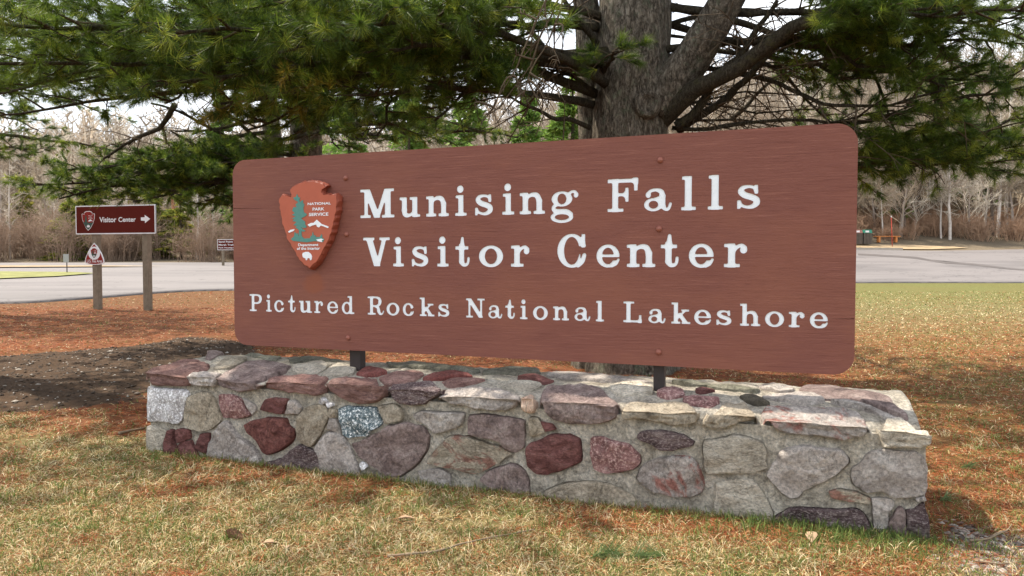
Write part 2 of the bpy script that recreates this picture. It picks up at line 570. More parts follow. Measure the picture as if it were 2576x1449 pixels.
GREY = (srgb(126, 117, 111), srgb(172, 163, 156), srgb(198, 191, 184))
TAN = (srgb(126, 115, 99), srgb(170, 158, 140), srgb(196, 186, 168))
S = {
    'grey': mat_stone('grey_stone', GREY, 9.0, (1, 1, 1), 0.8),
    'tan': mat_stone('tan_stone', TAN, 8.0, (1, 1, 1), 0.8),
    'tanred': mat_stone('tan_stone_rusty', TAN, 8.0, (1, 1, 1.6), 0.8, None, srgb(150, 112, 98)),
    'greyred': mat_stone('grey_stone_red_patch', GREY, 8.0, (1, 1, 1), 0.8, None, srgb(154, 108, 98)),
    'purple': mat_stone('purple_grey_stone', (srgb(98, 83, 80), srgb(144, 126, 121), srgb(174, 159, 152)), 9.0, (1, 1, 1), 0.9),
    'dpurple': mat_stone('dark_purple_stone', (srgb(72, 58, 60), srgb(102, 84, 84), srgb(150, 136, 132)), 9.0, (1, 1, 2), 0.9, srgb(146, 134, 130)),
    'red': mat_stone('red_stone', (srgb(92, 58, 55), srgb(124, 82, 78), srgb(150, 110, 104)), 8.0, (1, 1, 2.5), 0.9),
    'redspeck': mat_stone('red_stone_pale_speckle', (srgb(104, 72, 70), srgb(134, 98, 95), srgb(158, 124, 120)), 8.0, (1, 1, 1), 0.7, srgb(164, 140, 134)),
    'pit': mat_stone('pitted_dark_red_stone', (srgb(78, 44, 41), srgb(118, 76, 70), srgb(140, 98, 90)), 26.0, (1, 1, 1), 1.6),
    'pinkcap': mat_stone('dusty_red_cap_stone', (srgb(116, 84, 78), srgb(152, 118, 110), srgb(180, 148, 138)), 9.0, (1, 1, 3.0), 1.0),
    'granite': mat_stone('black_white_granite', (srgb(52, 66, 72), srgb(88, 104, 110), srgb(150, 158, 160)), 30.0, (1, 1, 1), 0.5, srgb(206, 208, 208)),
    'white': mat_stone('lichen_white_stone', (srgb(160, 154, 154), srgb(184, 180, 180), srgb(212, 211, 211)), 14.0, (1, 1, 1), 0.5, srgb(222, 222, 224)),
    'pale': mat_stone('pale_stone', (srgb(140, 131, 117), srgb(180, 171, 156), srgb(206, 199, 186)), 7.0, (1, 1, 2), 0.7),
    'vein': mat_stone('red_stone_dark', (srgb(98, 52, 48), srgb(122, 72, 66), srgb(150, 100, 94)), 12.0, (1, 1, 1), 0.8, None, None),
    'stripe': mat_stone('striped_tan_red_stone', (srgb(120, 76, 64), srgb(180, 160, 142), srgb(150, 108, 94)), 14.0, (3, 3, 0.4), 0.5),
    'stained': mat_stone('dark_stained_stone', (srgb(52, 48, 42), srgb(78, 72, 62), srgb(104, 98, 88)), 9.0, (1, 1, 1), 0.5),  # dark stain colour, for one stone on the wall top
    'olive': mat_stone('olive_grey_stone', (srgb(92, 92, 80), srgb(126, 124, 110), srgb(150, 148, 136)), 9.0, (1, 1, 1), 0.7),
}

# ------------------------------------------------------------------ ground zones
dirt_px = [(-260, 905), (0, 898), (130, 888), (330, 876), (480, 846), (640, 866), (640, 905), (400, 985), (372, 1008), (200, 1030), (0, 1046), (-260, 1065)]
dirt_poly = [tuple(gp(x, y)[:2]) for x, y in dirt_px]
grav_poly = [tuple(gp(x, y)[:2]) for x, y in [(2352, 1330), (2440, 1338), (2600, 1392), (2800, 1440), (2800, 1560), (2560, 1470), (2450, 1430), (2360, 1372)]]
C_NEED = np.array(srgb(124, 70, 45)[:3]); C_DRY = np.array(srgb(176, 156, 112)[:3]); C_GRN = np.array(srgb(96, 116, 52)[:3])
C_DIRT = np.array(srgb(62, 51, 41)[:3]); C_GRAV = np.array(srgb(104, 96, 88)[:3]); C_FOR = np.array(srgb(108, 96, 84)[:3])
C_SOIL = np.array(srgb(78, 62, 46)[:3])


def zones(x, y):
    """weights: needles, dry grass, green grass, dirt, gravel, forest floor"""
    if y > 52:
        return (0, 0.12, 0.05, 0, 0, 0.83)
    n1 = noise.noise((x * 0.55, y * 0.9, 5.0)); n2 = noise.noise((x * 1.9, y * 2.6, 9.0)); n3 = noise.noise((x * 0.7, y * 1.4, 21.0))
    wx = x + 0.12 * noise.noise((x * 2, y * 2, 2)); wy = y + 0.22 * noise.noise((x * 1.5, y * 1.5, 8))
    if inpoly(wx, wy, grav_poly):
        return (0.30, 0.10, 0.06, 0.24, 0.30, 0)
    if inpoly(wx, wy, dirt_poly):
        return (0.08, 0.03, 0.01, 0.88, 0, 0)
    u, d = wall_uv(x, y)
    a = x / y
    right = sstep(3.9, 4.9, u)
    fr = 1 - sstep(-0.25, 0.35, d + 0.45 * n1 - (0.25 if u < 0 else 0.0))      # in front of the wall line
    green = 0.24 + 0.5 * max(0, n3)
    wall_green = 0.6 * math.exp(-((u - 4.1) / 0.55) ** 2) * sstep(-0.45, -0.1, d) * (1 - sstep(0.0, 0.1, d))
    ned = 0.08 + 0.75 * sstep(0.22, 0.5, n2 + 0.3 * n1)
    f = np.array([ned, 0.95 - ned * 0.75, green + 1.5 * wall_green, 0.05, 0, 0])
    # behind and to the left
    streak = sstep(-0.1, 0.35, noise.noise((x * 0.35, y * 1.6, 14.0)))
    b = np.array([0.95, 0.10 + 0.2 * max(0, n2), 0.05 + 0.2 * max(0, n3), 0.10 + 0.25 * streak * sstep(9, 12, y) * (a < -0.2), 0, 0])
    # right hand lawn
    k = sstep(8.5, 18, y)
    r = np.array([0.90 - 0.75 * k - 0.5 * max(0, n2), 0.32 + 0.6 * k + 0.4 * max(0, n1), 0.24 + 0.55 * k * sstep(15, 30, y) + 0.35 * max(0, n3), 0.02, 0, 0])
    rr = right * (1 - fr * (d < -0.4))
    bb = b * (1 - rr) + np.clip(r, 0, 2) * rr
    w = f * fr + bb * (1 - fr) if rr < 0.5 else f * fr * (d < -0.3) + bb * (1 - fr * (d < -0.3))
    e = sstep(18.5, 21, y) * (a < 0)
    w = w * (1 - e) + np.array([0.7, 0.2, 0.12, 0.3, 0, 0]) * e
    w = np.clip(w, 0, 3)
    return tuple(w / w.sum())


def dirt_dz(x, y):
    k = sum(inpoly(x + ox, y + oy, dirt_poly) for ox, oy in ((0, 0), (.3, 0), (-.3, 0), (0, .35), (0, -.35), (.2, .25), (-.2, -.25), (.2, -.25), (-.2, .25))) / 9
    if k < .3: return 0.0
    return (k - .3) * 0.7 * (0.05 + 0.14 * max(0, noise.noise((x * 1.7, y * 1.7, 4))) + 0.08 * abs(noise.noise((x * 6, y * 6, 6))))


def lines(fine_lo, fine_hi, step, lo, hi, grow):
    out = list(np.arange(fine_lo, fine_hi + 1e-6, step))
    s = step
    while out[-1] < hi:
        s = min(s * grow, 1.6 if abs(out[-1]) < 78 else 9.0); out.append(out[-1] + s)
    s = step
    while out[0] > lo:
        s = min(s * grow, 2.2 if abs(out[0]) < 60 else 9.0); out.insert(0, out[0] - s)
    return out


gx = lines(-5.0, 4.6, 0.075, -420, 420, 1.09)
gy = lines(2.2, 9.5, 0.075, -40, 620, 1.07)
NX, NY = len(gx), len(gy)
V = []; CC = []
for y in gy:
    for x in gx:
        z = gz(x, y)
        w = zones(x, max(y, 0.5))
        dz = 0.0
        if -11 < x < 0 and 5 < y < 13:
            dz = dirt_dz(x, y)
        V.append((x, y, z + dz))
        CC.append(C_NEED * 0.8 * w[0] + (C_DRY * 0.25 + C_SOIL * 0.6) * w[1] + C_GRN * 0.8 * w[2] + C_DIRT * w[3] + C_GRAV * w[4] + C_FOR * w[5])
Fc = [(j * NX + i, j * NX + i + 1, (j + 1) * NX + i + 1, (j + 1) * NX + i) for j in range(NY - 1) for i in range(NX - 1)]
me = bpy.data.meshes.new('ground')
me.from_pydata(V, [], Fc)
ca = me.color_attributes.new('col', 'FLOAT_COLOR', 'POINT')
cc = np.ones((len(V), 4), dtype=np.float32); cc[:, :3] = np.array(CC)
ca.data.foreach_set('color', cc.reshape(-1))
me.polygons.foreach_set('use_smooth', [True] * len(me.polygons))
tag(obj('ground', me, M['ground']), kind='structure')

# ------------------------------------------------------------------ road, verge, path
m, nt, b = new_mat('asphalt', 0.85, 0.3)
tc = node(nt, 'ShaderNodeTexCoord')
mp = node(nt, 'ShaderNodeMapping'); mp.inputs['Scale'].default_value = (0.25, 1.0, 1.0)
nt.links.new(tc.outputs['Object'], mp.inputs['Vector'])
n = node(nt, 'ShaderNodeTexNoise', Scale=0.30, Detail=7.0, Roughness=0.62, Distortion=0.7)
nt.links.new(mp.outputs['Vector'], n.inputs['Vector'])
r = node(nt, 'ShaderNodeValToRGB')
r.color_ramp.elements[0].position = 0.30; r.color_ramp.elements[0].color = srgb(92, 88, 88)
r.color_ramp.elements[1].position = 0.55; r.color_ramp.elements[1].color = srgb(116, 111, 110)
nt.links.new(n.outputs['Fac'], r.inputs['Fac'])
n2 = node(nt, 'ShaderNodeTexNoise', Scale=9.0, Detail=8.0, Roughness=0.8)
nt.links.new(tc.outputs['Object'], n2.inputs['Vector'])
mr = node(nt, 'ShaderNodeMapRange'); mr.inputs['To Min'].default_value = 0.85; mr.inputs['To Max'].default_value = 1.15
nt.links.new(n2.outputs['Fac'], mr.inputs['Value'])
mx = node(nt, 'ShaderNodeVectorMath', operation='MULTIPLY')
nt.links.new(r.outputs['Color'], mx.inputs[0]); nt.links.new(mr.outputs['Result'], mx.inputs[1])
nz = node(nt, 'ShaderNodeTexNoise', Scale=0.22, Detail=6.0, Roughness=0.55)
nt.links.new(tc.outputs['Object'], nz.inputs['Vector'])
za = node(nt, 'ShaderNodeMath', operation='SUBTRACT'); za.inputs[1].default_value = 0.5; nt.links.new(nz.outputs['Fac'], za.inputs[0])
zb_ = node(nt, 'ShaderNodeMath', operation='ABSOLUTE'); nt.links.new(za.outputs['Value'], zb_.inputs[0])
zm_ = node(nt, 'ShaderNodeMapRange'); zm_.inputs['From Max'].default_value = 0.006; zm_.inputs['To Min'].default_value = 0.62
nt.links.new(zb_.outputs['Value'], zm_.inputs['Value'])
mx2 = node(nt, 'ShaderNodeVectorMath', operation='MULTIPLY')
nt.links.new(mx.outputs['Vector'], mx2.inputs[0]); nt.links.new(zm_.outputs['Result'], mx2.inputs[1])
nt.links.new(mx2.outputs['Vector'], b.inputs['Base Color'])
M['asphalt'] = m
M['wet'] = mat_plain('damp_asphalt', srgb(86, 80, 78), 0.7, 0.4, 0.25, 1.2)
M['sand'] = mat_plain('sand_path', srgb(160, 140, 112), 0.95, 0.1, 0.12, 1.0)
M['concrete'] = mat_plain('concrete_kerb', srgb(176, 166, 150), 0.9, 0.2, 0.12, 2.0)


def interp(t, ks):
    for (a, va), (b2, vb) in zip(ks, ks[1:]):
        if t <= b2:
            k = max(0, (t - a) / (b2 - a)); k = k * k * (3 - 2 * k)
            return va + (vb - va) * k
    return ks[-1][1]


NEAR = [(-1.3, 15.0), (-0.7, 20.8), (-0.38, 26.0), (0.0, 32.0), (0.47, 35.5), (1.4, 35.5)]
FAR = [(-1.3, 50.0), (-0.2, 52.0), (0.30, 55.0), (0.47, 55.0), (0.56, 53.5), (0.75, 55.0), (1.4, 60.0)]
mb = MB()
NA, NT = 150, 40
for i in range(NA + 1):
    a = -1.3 + 2.6 * i / NA
    y0 = interp(a, NEAR) + 0.25 * noise.noise((a * 14, 0, 0)); y1 = interp(a, FAR)
    for j in range(NT + 1):
        t = min(1, max(0, (j - 1) / (NT - 2)))
        y = y0 + (y1 - y0) * t
        mb.v.append(Vector((a * y, y, gz(a * y, y) + (0.05 if 0 < j < NT else -0.25))))
for i in range(NA):
    for j in range(NT):
        k = i * (NT + 1) + j
        mb.f.append((k, k + NT + 1, k + NT + 2, k + 1))
tag(mb.build('road', M['asphalt'], smooth=True), kind='structure')


def sheet(name, px, mat, dz, kind='structure', d_guess=None):
    """flat patch laid on the road: outline given as (tangent, distance) pairs"""
    bm = bmesh.new()
    vs = [bm.verts.new((a * y, y, gz(a * y, y) + dz)) for a, y in px]
    bm.faces.new(vs)
    bmesh.ops.triangulate(bm, faces=bm.faces[:])
    ret = bmesh.ops.subdivide_edges(bm, edges=bm.edges[:], cuts=3, use_grid_fill=True)
    for v in bm.verts:
        v.co.z = gz(v.co.x, v.co.y) + dz
    bm.normal_update()
    for f in bm.faces:
        if f.normal.z < 0: f.normal_flip()
    me = bpy.data.meshes.new(name); bm.to_mesh(me); bm.free()
    return tag(obj(name, me, mat), kind=kind)


M['lawn'] = mat_plain('verge_grass', srgb(124, 124, 80), 0.95, 0.1, 0.3, 1.5)
M['drylawn'] = mat_plain('dry_verge', srgb(150, 132, 108), 0.95, 0.1, 0.25, 1.5)
sheet('grass_verge', [(-1.25, 30.2), (-0.85, 31.0), (-0.70, 31.8), (-0.62, 33.6), (-0.565, 36.3), (-0.60, 37.4), (-0.70, 38.0), (-0.85, 38.2), (-1.25, 38.0)], M['lawn'], 0.10)
sheet('dry_verge', [(-1.25, 42.3), (-0.7, 42.8), (-0.55, 43.6), (-0.47, 44.4), (-0.55, 45.0), (-0.7, 45.4), (-1.25, 45.6)], M['drylawn'], 0.11)
sheet('path', [(0.40, 55.3), (0.46, 55.1), (0.52, 54.8), (0.57, 54.6), (0.62, 55.8), (0.60, 57.0), (0.52, 58.2), (0.46, 58.6), (0.40, 58.6)], M['sand'], 0.07)
# damp streak that crosses the paving
pw = []
for t in np.linspace(0, 1, 16):
    a = 0.47 + t * 0.30
    y = interp(a, [(0.47, 50.5), (0.53, 48.8), (0.60, 44.5), (0.70, 41.0), (0.80, 39.0)])
    pw.append((a, y, (0.9 - 0.55 * t) * (0.7 + 0.5 * abs(noise.noise((t * 9, 2, 0))))))
sheet('damp_streak', [(a, y - w) for a, y, w in pw] + [(a, y + w) for a, y, w in reversed(pw)], M['wet'], 0.062)
mb = MB()
ks = [(0.40, 54.9), (0.45, 54.75), (0.49, 54.6), (0.53, 54.45)]
for (a, y), (a2, y2) in zip(ks, ks[1:]):
    for q in range(4):
        t0, t1 = q / 4, (q + 0.985) / 4
        A = Vector((a + (a2 - a) * t0, y + (y2 - y) * t0, 0)); B = Vector((a + (a2 - a) * t1, y + (y2 - y) * t1, 0))
        p0 = Vector((A.x * A.y, A.y, 0)); p1 = Vector((B.x * B.y, B.y, 0))
        p0.z = gz(p0.x, p0.y); p1.z = gz(p1.x, p1.y)
        mb.tube([p0 + Vector((0, 0, .07)), p1 + Vector((0, 0, .07))], 0.16, 4)
tag(mb.build('kerb', M['concrete']), kind='structure')

# ------------------------------------------------------------------ stone wall
wall = empty('stone_wall', W0, math.atan2(WU.y, WU.x))
tag(wall, 'low mortared fieldstone wall of grey, tan and red stones under the large sign', 'stone wall')
CROWN = [(0.0, 0.462), (0.05, 0.492), (0.16, 0.522), (0.34, 0.556), (0.55, 0.560), (0.72, 0.545), (0.80, 0.50)]


def crown(d):
    if d <= 0: return CROWN[0][1]
    for (a, za), (b2, zb) in zip(CROWN, CROWN[1:]):
        if d <= b2:
            return za + (zb - za) * (d - a) / (b2 - a)
    return CROWN[-1][1]


def to_front(px, off=0.0):
    """pixel -> (u, z) on the wall's front plane, a little proud of it"""
    d = ray(*px)
    o = W0 - WN * off
    t = (o - CAM).dot(WN) / d.dot(WN)
    p = CAM + d * t
    return (p - W0).dot(WU), p.z


def to_top(px, extra=0.0):
    """pixel -> (u, d) on the crowned top"""
    d = ray(*px)
    z = 0.53
    for _ in range(12):
        p = CAM + d * ((z + extra - EYE) / d.z)
        q = (p - W0).dot(WN)
        z = 0.5 * z + 0.5 * crown(min(max(q, 0.0), 0.8))
    return (p - W0).dot(WU), min(max(q, 0.03), 0.86)


# mortar core
mb = MB()
prof = [(0.034, -0.2), (0.034, -0.05), (0.034, 0.1), (0.034, 0.25), (0.034, 0.40), (0.036, 0.452), (0.06, 0.484), (0.16, 0.512), (0.26, 0.532), (0.36, 0.546), (0.5, 0.552), (0.62, 0.546), (0.72, 0.535), (0.79, 0.49), (0.80, 0.3), (0.80, 0.1), (0.80, -0.2)]
NU = 170
for i in range(NU + 1):
    u = 0.015 + (WL - 0.03) * i / NU
    for d, z in prof:
        k = 0.012 * noise.noise((u * 6, d * 6, z * 6)) + 0.009 * noise.noise((u * 17, d * 17, z * 17)) + 0.004 * noise.noise((u * 40, d * 40, z * 40))
        e = 0.0
        mb.v.append(Vector((u, d - (k if d < 0.1 else 0), z + (k if z > 0.45 else 0))))
npf = len(prof)
for i in range(NU):
    for j in range(npf - 1):
        k = i * npf + j
        mb.f.append((k, k + npf, k + npf + 1, k + 1))
mb.f.append(tuple(range(npf))); mb.f.append(tuple(NU * npf + j for j in reversed(range(npf))))
mb.build('mortar', M['mortar'], wall, smooth=True)


def smooth_outline(poly, per=4, k=0.5, jit=0.0, seed=0):
    """closed Catmull-Rom-ish resampling that keeps the corners fairly crisp"""
    n = len(poly); out = []
    P = [Vector((p[0], p[1])) for p in poly]
    for i in range(n):
        p0, p1, p2, p3 = P[i - 1], P[i], P[(i + 1) % n], P[(i + 2) % n]
        for q in range(per):
            t = q / per
            cr = 0.5 * ((2 * p1) + (p2 - p0) * t + (2 * p0 - 5 * p1 + 4 * p2 - p3) * t * t + (3 * p1 - p0 - 3 * p2 + p3) * t ** 3)
            li = p1.lerp(p2, t)
            v = li.lerp(cr, k)
            if jit:
                v = v + Vector((noise.noise((v.x * 23, v.y * 23, seed)), noise.noise((v.x * 23, v.y * 23, seed + 7.3)))) * jit
            out.append(v)
    return out


FRONT_OUT = []


def make_stone(name, poly, place, mat, h=0.022, seed=0, rough=0.011, per=4):
    """poly in local 2-D metres; place(p, q, h) -> wall-local position. A broken rock face: skirt, tight rim, a few tilted facets."""
    o = smooth_outline(poly, per, 0.5, 0.008, seed)
    n = len(o)
    FRONT_OUT.append(o)
    c = sum(o, Vector((0, 0))) / n
    ext = sum((v - c).length for v in o) / n
    rs_ = random.Random(seed)
    fac = []
    for _ in range(rs_.randint(3, 6)):
        a = rs_.uniform(0, 6.283); sl = rs_.uniform(.10, .42)
        fac.append((math.cos(a) * sl, math.sin(a) * sl, rs_.uniform(.15, .9) * ext))
    mb = MB()
    rings = [(1.03, -0.035, 0), (1.0, -0.006, 0), (0.985, 0.5 * h, .5), (0.955, 0.9 * h, 1), (0.86, h, 1), (0.72, h, 1), (0.55, h, 1), (0.37, h, 1), (0.18, h, 1)]

    def hgt(p, hh, k):
        q = p - c
        z = hh
        if k:
            z += k * min([0.0] + [(f[2] * .26 * .6 - (q.x * f[0] + q.y * f[1])) * .9 for f in fac])
            z += k * (rough * 1.2 * noise.noise((p.x * 11 + seed, p.y * 11, seed * 1.3)) + rough * .8 * noise.noise((p.x * 30, p.y * 30 + seed, 2.0)))
            z = max(z, .15 * h)
        return z
    for s_, hh, k in rings:
        for v in o:
            p = c + (v - c) * s_
            mb.v.append(place(p.x, p.y, hgt(p, hh, k)))
    mb.v.append(place(c.x, c.y, hgt(c, h, 1)))
    for r_ in range(len(rings) - 1):
        for k in range(n):
            k2 = (k + 1) % n
            mb.f.append((r_ * n + k, r_ * n + k2, (r_ + 1) * n + k2, (r_ + 1) * n + k))
    l = (len(rings) - 1) * n
    for k in range(n):
        mb.f.append((l + k, l + (k + 1) % n, len(mb.v) - 1))
    ob = mb.build(name, mat, wall, smooth=True)
    bm = bmesh.new(); bm.from_mesh(ob.data)
    bmesh.ops.recalc_face_normals(bm, faces=bm.faces[:])
    for ed in bm.edges:
        if len(ed.link_faces) == 2 and ed.calc_face_angle() > 0.55: ed.smooth = False
    bm.to_mesh(ob.data); bm.free()
    return ob


ZA = zoomc(500, 1350, 2.1467); ZB = zoomc(1600, 1400, 2.1467); ZC = zoomc(2700, 1500, 2.1467)
FRONT = [
    (ZA, 'white', [(190, 440), (210, 425), (480, 445), (530, 465), (540, 500), (505, 600), (490, 700), (440, 745), (300, 725), (195, 720), (182, 640)]),
    (ZA, 'tan', [(555, 500), (640, 468), (710, 475), (765, 540), (820, 690), (800, 740), (740, 790), (650, 810), (560, 790), (505, 750), (495, 660), (515, 570)]),
    (ZA, 'redspeck', [(795, 495), (910, 490), (990, 530), (1065, 660), (1055, 685), (950, 700), (840, 690), (810, 600)]),
    (ZA, 'grey', [(1003, 528), (1110, 575), (1120, 640), (1084, 670), (1055, 620)]),
    (ZA, 'red', [(1170, 570), (1210, 530), (1290, 518), (1395, 530), (1380, 590), (1355, 660), (1230, 640), (1155, 625)]),
    (ZA, 'grey', [(1405, 545), (1460, 540), (1500, 600), (1480, 655), (1370, 655), (1392, 590)]),
    (ZA, 'tan', [(1640, 570), (1720, 585), (1738, 680), (1700, 790), (1605, 935), (1540, 930), (1475, 880), (1462, 770), (1475, 690), (1550, 600)]),
    (ZA, 'pale', [(184, 760), (340, 800), (348, 860), (325, 990), (320, 1040), (188, 1040)]),
    (ZA, 'red', [(365, 795), (412, 800), (427, 920), (466, 1000), (470, 1040), (332, 1020), (345, 900)]),
    (ZA, 'red', [(422, 795), (540, 792), (558, 868), (440, 908)]),
    (ZA, 'red', [(447, 917), (558, 882), (590, 950), (640, 1060), (640, 1090), (480, 1050)]),
    (ZA, 'red', [(640, 830), (720, 830), (715, 900), (690, 1000), (605, 960), (620, 880)]),
    (ZA, 'grey', [(850, 715), (890, 730), (960, 830), (1060, 900), (1130, 970), (1180, 1080), (1160, 1140), (900, 1130), (690, 1060), (720, 900), (790, 780)]),
    (ZA, 'pit', [(1015, 750), (1130, 700), (1240, 685), (1370, 692), (1400, 750), (1455, 800), (1430, 900), (1340, 970), (1225, 1010), (1180, 990), (1120, 890), (1040, 820)]),
    (ZA, 'dpurple', [(1195, 1085), (1340, 1040), (1430, 960), (1500, 920), (1590, 960), (1650, 1010), (1660, 1160), (1420, 1160), (1230, 1130)]),
    (ZA, 'granite', [(1830, 610), (1920, 595), (2050, 605), (2140, 600), (2165, 660), (2200, 750), (2110, 800), (2070, 850), (1920, 865), (1870, 840), (1840, 740)]),
    (ZA, 'grey', [(1730, 815), (1800, 812), (1880, 865), (1940, 970), (2010, 1150), (2010, 1190), (1800, 1180), (1675, 1160), (1655, 1000), (1615, 960), (1660, 890)]),
    (ZA, 'tan', [(2175, 600), (2280, 570), (2350, 600), (2390, 660), (2370, 720), (2225, 738), (2205, 690)]),
    (ZA, 'purple', [(1945, 915), (2060, 870), (2200, 800), (2270, 750), (2420, 730), (2540, 760), (2600, 850), (2590, 960), (2520, 1080), (2370, 1190), (2230, 1185), (2120, 1110), (2010, 1030), (1960, 960)]),
    (ZA, 'grey', [(1745, 700), (1825, 705), (1838, 780), (1850, 845), (1790, 800), (1728, 790)]),
    (ZA, 'tan', [(1745, 612), (1808, 622), (1818, 690), (1750, 688)]),
    (ZA, 'white', [(1655, 545), (1700, 512), (1728, 555), (1690, 578)]),
    (ZA, 'white', [(1712, 562), (1765, 558), (1788, 595), (1745, 606)]),
    (ZA, 'white', [(2005, 1100), (2030, 1060), (2080, 1110), (2060, 1145), (2020, 1140)]),
    (ZB, 'grey', [(110, 555), (200, 530), (520, 540), (545, 570), (530, 640), (450, 680), (290, 725), (230, 660), (130, 600)]),
    (ZB, 'purple', [(580, 565), (760, 560), (980, 590), (1060, 620), (1075, 760), (1060, 840), (990, 885), (900, 840), (820, 770), (640, 740), (580, 710)]),
    (ZB, 'tan', [(1105, 590), (1180, 585), (1220, 640), (1238, 712), (1150, 750), (1105, 730)]),
    (ZB, 'red', [(1205, 618), (1300, 640), (1340, 680), (1245, 700)]),
    (ZB, 'tanred', [(420, 740), (580, 750), (740, 800), (860, 840), (965, 892), (880, 950), (740, 1030), (630, 1070), (540, 1040), (450, 1010), (235, 980), (245, 920), (330, 820)]),
    (ZB, 'red', [(1080, 850), (1120, 800), (1220, 770), (1290, 730), (1450, 725), (1545, 780), (1545, 960), (1440, 1010), (1330, 1060), (1190, 1075), (1100, 1020), (1080, 940)]),
    (ZB, 'redspeck', [(1640, 750), (1740, 745), (1830, 780), (1960, 810), (2050, 890), (2060, 970), (2000, 1030), (1780, 1065), (1680, 1040), (1640, 960), (1625, 850)]),
    (ZB, 'dpurple', [(2030, 750), (2080, 700), (2250, 690), (2420, 730), (2530, 790), (2500, 830), (2350, 865), (2230, 860), (2120, 800)]),
    (ZB, 'greyred', [(2030, 1080), (2090, 990), (2230, 920), (2440, 900), (2520, 930), (2590, 1040), (2612, 1160), (2580, 1220), (2500, 1268), (2300, 1250), (2150, 1210), (2060, 1150)]),
    (ZB, 'purple', [(690, 1100), (800, 1020), (930, 980), (1030, 1010), (1090, 1090), (1108, 1290), (980, 1280), (840, 1220), (720, 1150)]),
    (ZB, 'tan', [(1240, 1220), (1400, 1150), (1640, 1130), (1850, 1180), (2020, 1270), (2050, 1390), (1700, 1360), (1420, 1310), (1260, 1260)]),
    (ZB, 'grey', [(150, 1045), (330, 1015), (420, 1062), (430, 1115), (440, 1180), (340, 1190), (200, 1130)]),
    (ZC, 'pale', [(250, 580), (400, 545), (510, 520), (650, 540), (770, 600), (790, 660), (780, 740), (798, 800), (700, 840), (520, 845), (380, 850), (270, 840), (242, 760), (237, 660)]),
    (ZC, 'grey', [(900, 650), (1100, 600), (1270, 630), (1430, 640), (1470, 680), (1490, 760), (1400, 850), (1250, 940), (1110, 1000), (1060, 1050), (980, 1060), (870, 970), (785, 870), (800, 825), (860, 740)]),
    (ZC, 'grey', [(1640, 690), (1770, 640), (1920, 652), (2080, 662), (2140, 720), (2170, 800), (2180, 960), (2150, 1030), (2000, 1060), (1880, 1050), (1780, 1010), (1650, 1010), (1540, 950), (1508, 880), (1518, 810), (1590, 760)]),
    (ZC, 'pale', [(350, 930), (470, 900), (580, 895), (670, 905), (770, 1040), (835, 1170), (830, 1212), (640, 1225), (480, 1220), (340, 1190), (345, 1000)]),
    (ZC, 'tanred', [(1325, 1010), (1400, 990), (1530, 1005), (1630, 1050), (1680, 1070), (1675, 1115), (1560, 1100), (1450, 1080), (1345, 1065)]),
    (ZC, 'dpurple', [(850, 1230), (960, 1170), (1080, 1145), (1350, 1160), (1560, 1155), (1620, 1190), (1680, 1290), (1690, 1400), (1500, 1390), (1200, 1380), (1000, 1350), (860, 1300)]),
    (ZC, 'dpurple', [(1992, 1170), (2060, 1150), (2140, 1090), (2160, 1180), (2190, 1300), (2195, 1470), (2060, 1470), (1985, 1400)]),
    (ZC, 'purple', [(1880, 1180), (1930, 1130), (1978, 1170), (1984, 1390), (1880, 1370), (1830, 1290)]),
    (ZC, 'grey', [(1700, 1062), (1840, 1062), (1878, 1100), (1845, 1180), (1815, 1320), (1712, 1320), (1700, 1180)]),
    (ZC, 'grey', [(2055, 1064), (2138, 1042), (2148, 1086), (2064, 1082)]),
    (ZC, 'pale', [(645, 1230), (828, 1226), (835, 1275), (680, 1275)]),
]
for i, (zz, mt, poly) in enumerate(FRONT):
    pts = [to_front(zz(q), 0.012) for q in poly]
    c = (sum(p[0] for p in pts) / len(pts), sum(p[1] for p in pts) / len(pts))
    A = abs(sum(pts[k - 1][0] * pts[k][1] - pts[k][0] * pts[k - 1][1] for k in range(len(pts)))) / 2
    h = 0.012 + 0.06 * math.sqrt(A) * random.uniform(0.6, 1.3)
    make_stone('stone', pts, lambda p, q, hh: Vector((p, (-0.006 if hh > -.02 else 0.02) - hh, q)), S[mt], min(h, 0.034), seed=i * 3.7)

FACE_OUT = list(FRONT_OUT)
# end faces (left and right): a column of stones each, so the wall reads as stone from the side
for end in (0, 1):
    zc = 0.02
    rows = [(0.13, [0.30, 0.28, 0.24]), (0.15, [0.22, 0.32, 0.26]), (0.13, [0.34, 0.22, 0.26])]
    for ri, (hh0, ws) in enumerate(rows):
        d0 = 0.02
        for wi, w_ in enumerate(ws):
            d1 = d0 + w_ * 0.95
            poly = [(d0 + .01, zc + .01), (d0 + w_ * .45, zc - .004), (d1 - .03, zc + .012), (d1 - .01, zc + hh0 * .5), (d1 - .04, zc + hh0 - .012), (d0 + w_ * .4, zc + hh0 - .004), (d0 + .02, zc + hh0 - .02), (d0, zc + hh0 * .5)]
            sgn = -1 if end == 0 else 1
            ue = 0.012 if end == 0 else WL - 0.012
            make_stone('stone', poly, lambda p, q, hh, ue=ue, sgn=sgn: Vector((ue + sgn * hh, p, q)), S[random.choice(['grey', 'tan', 'purple', 'red', 'pale'])], 0.018, seed=90 + end * 30 + ri * 5 + wi)
            d0 = d0 + w_
        zc += hh0 + 0.012

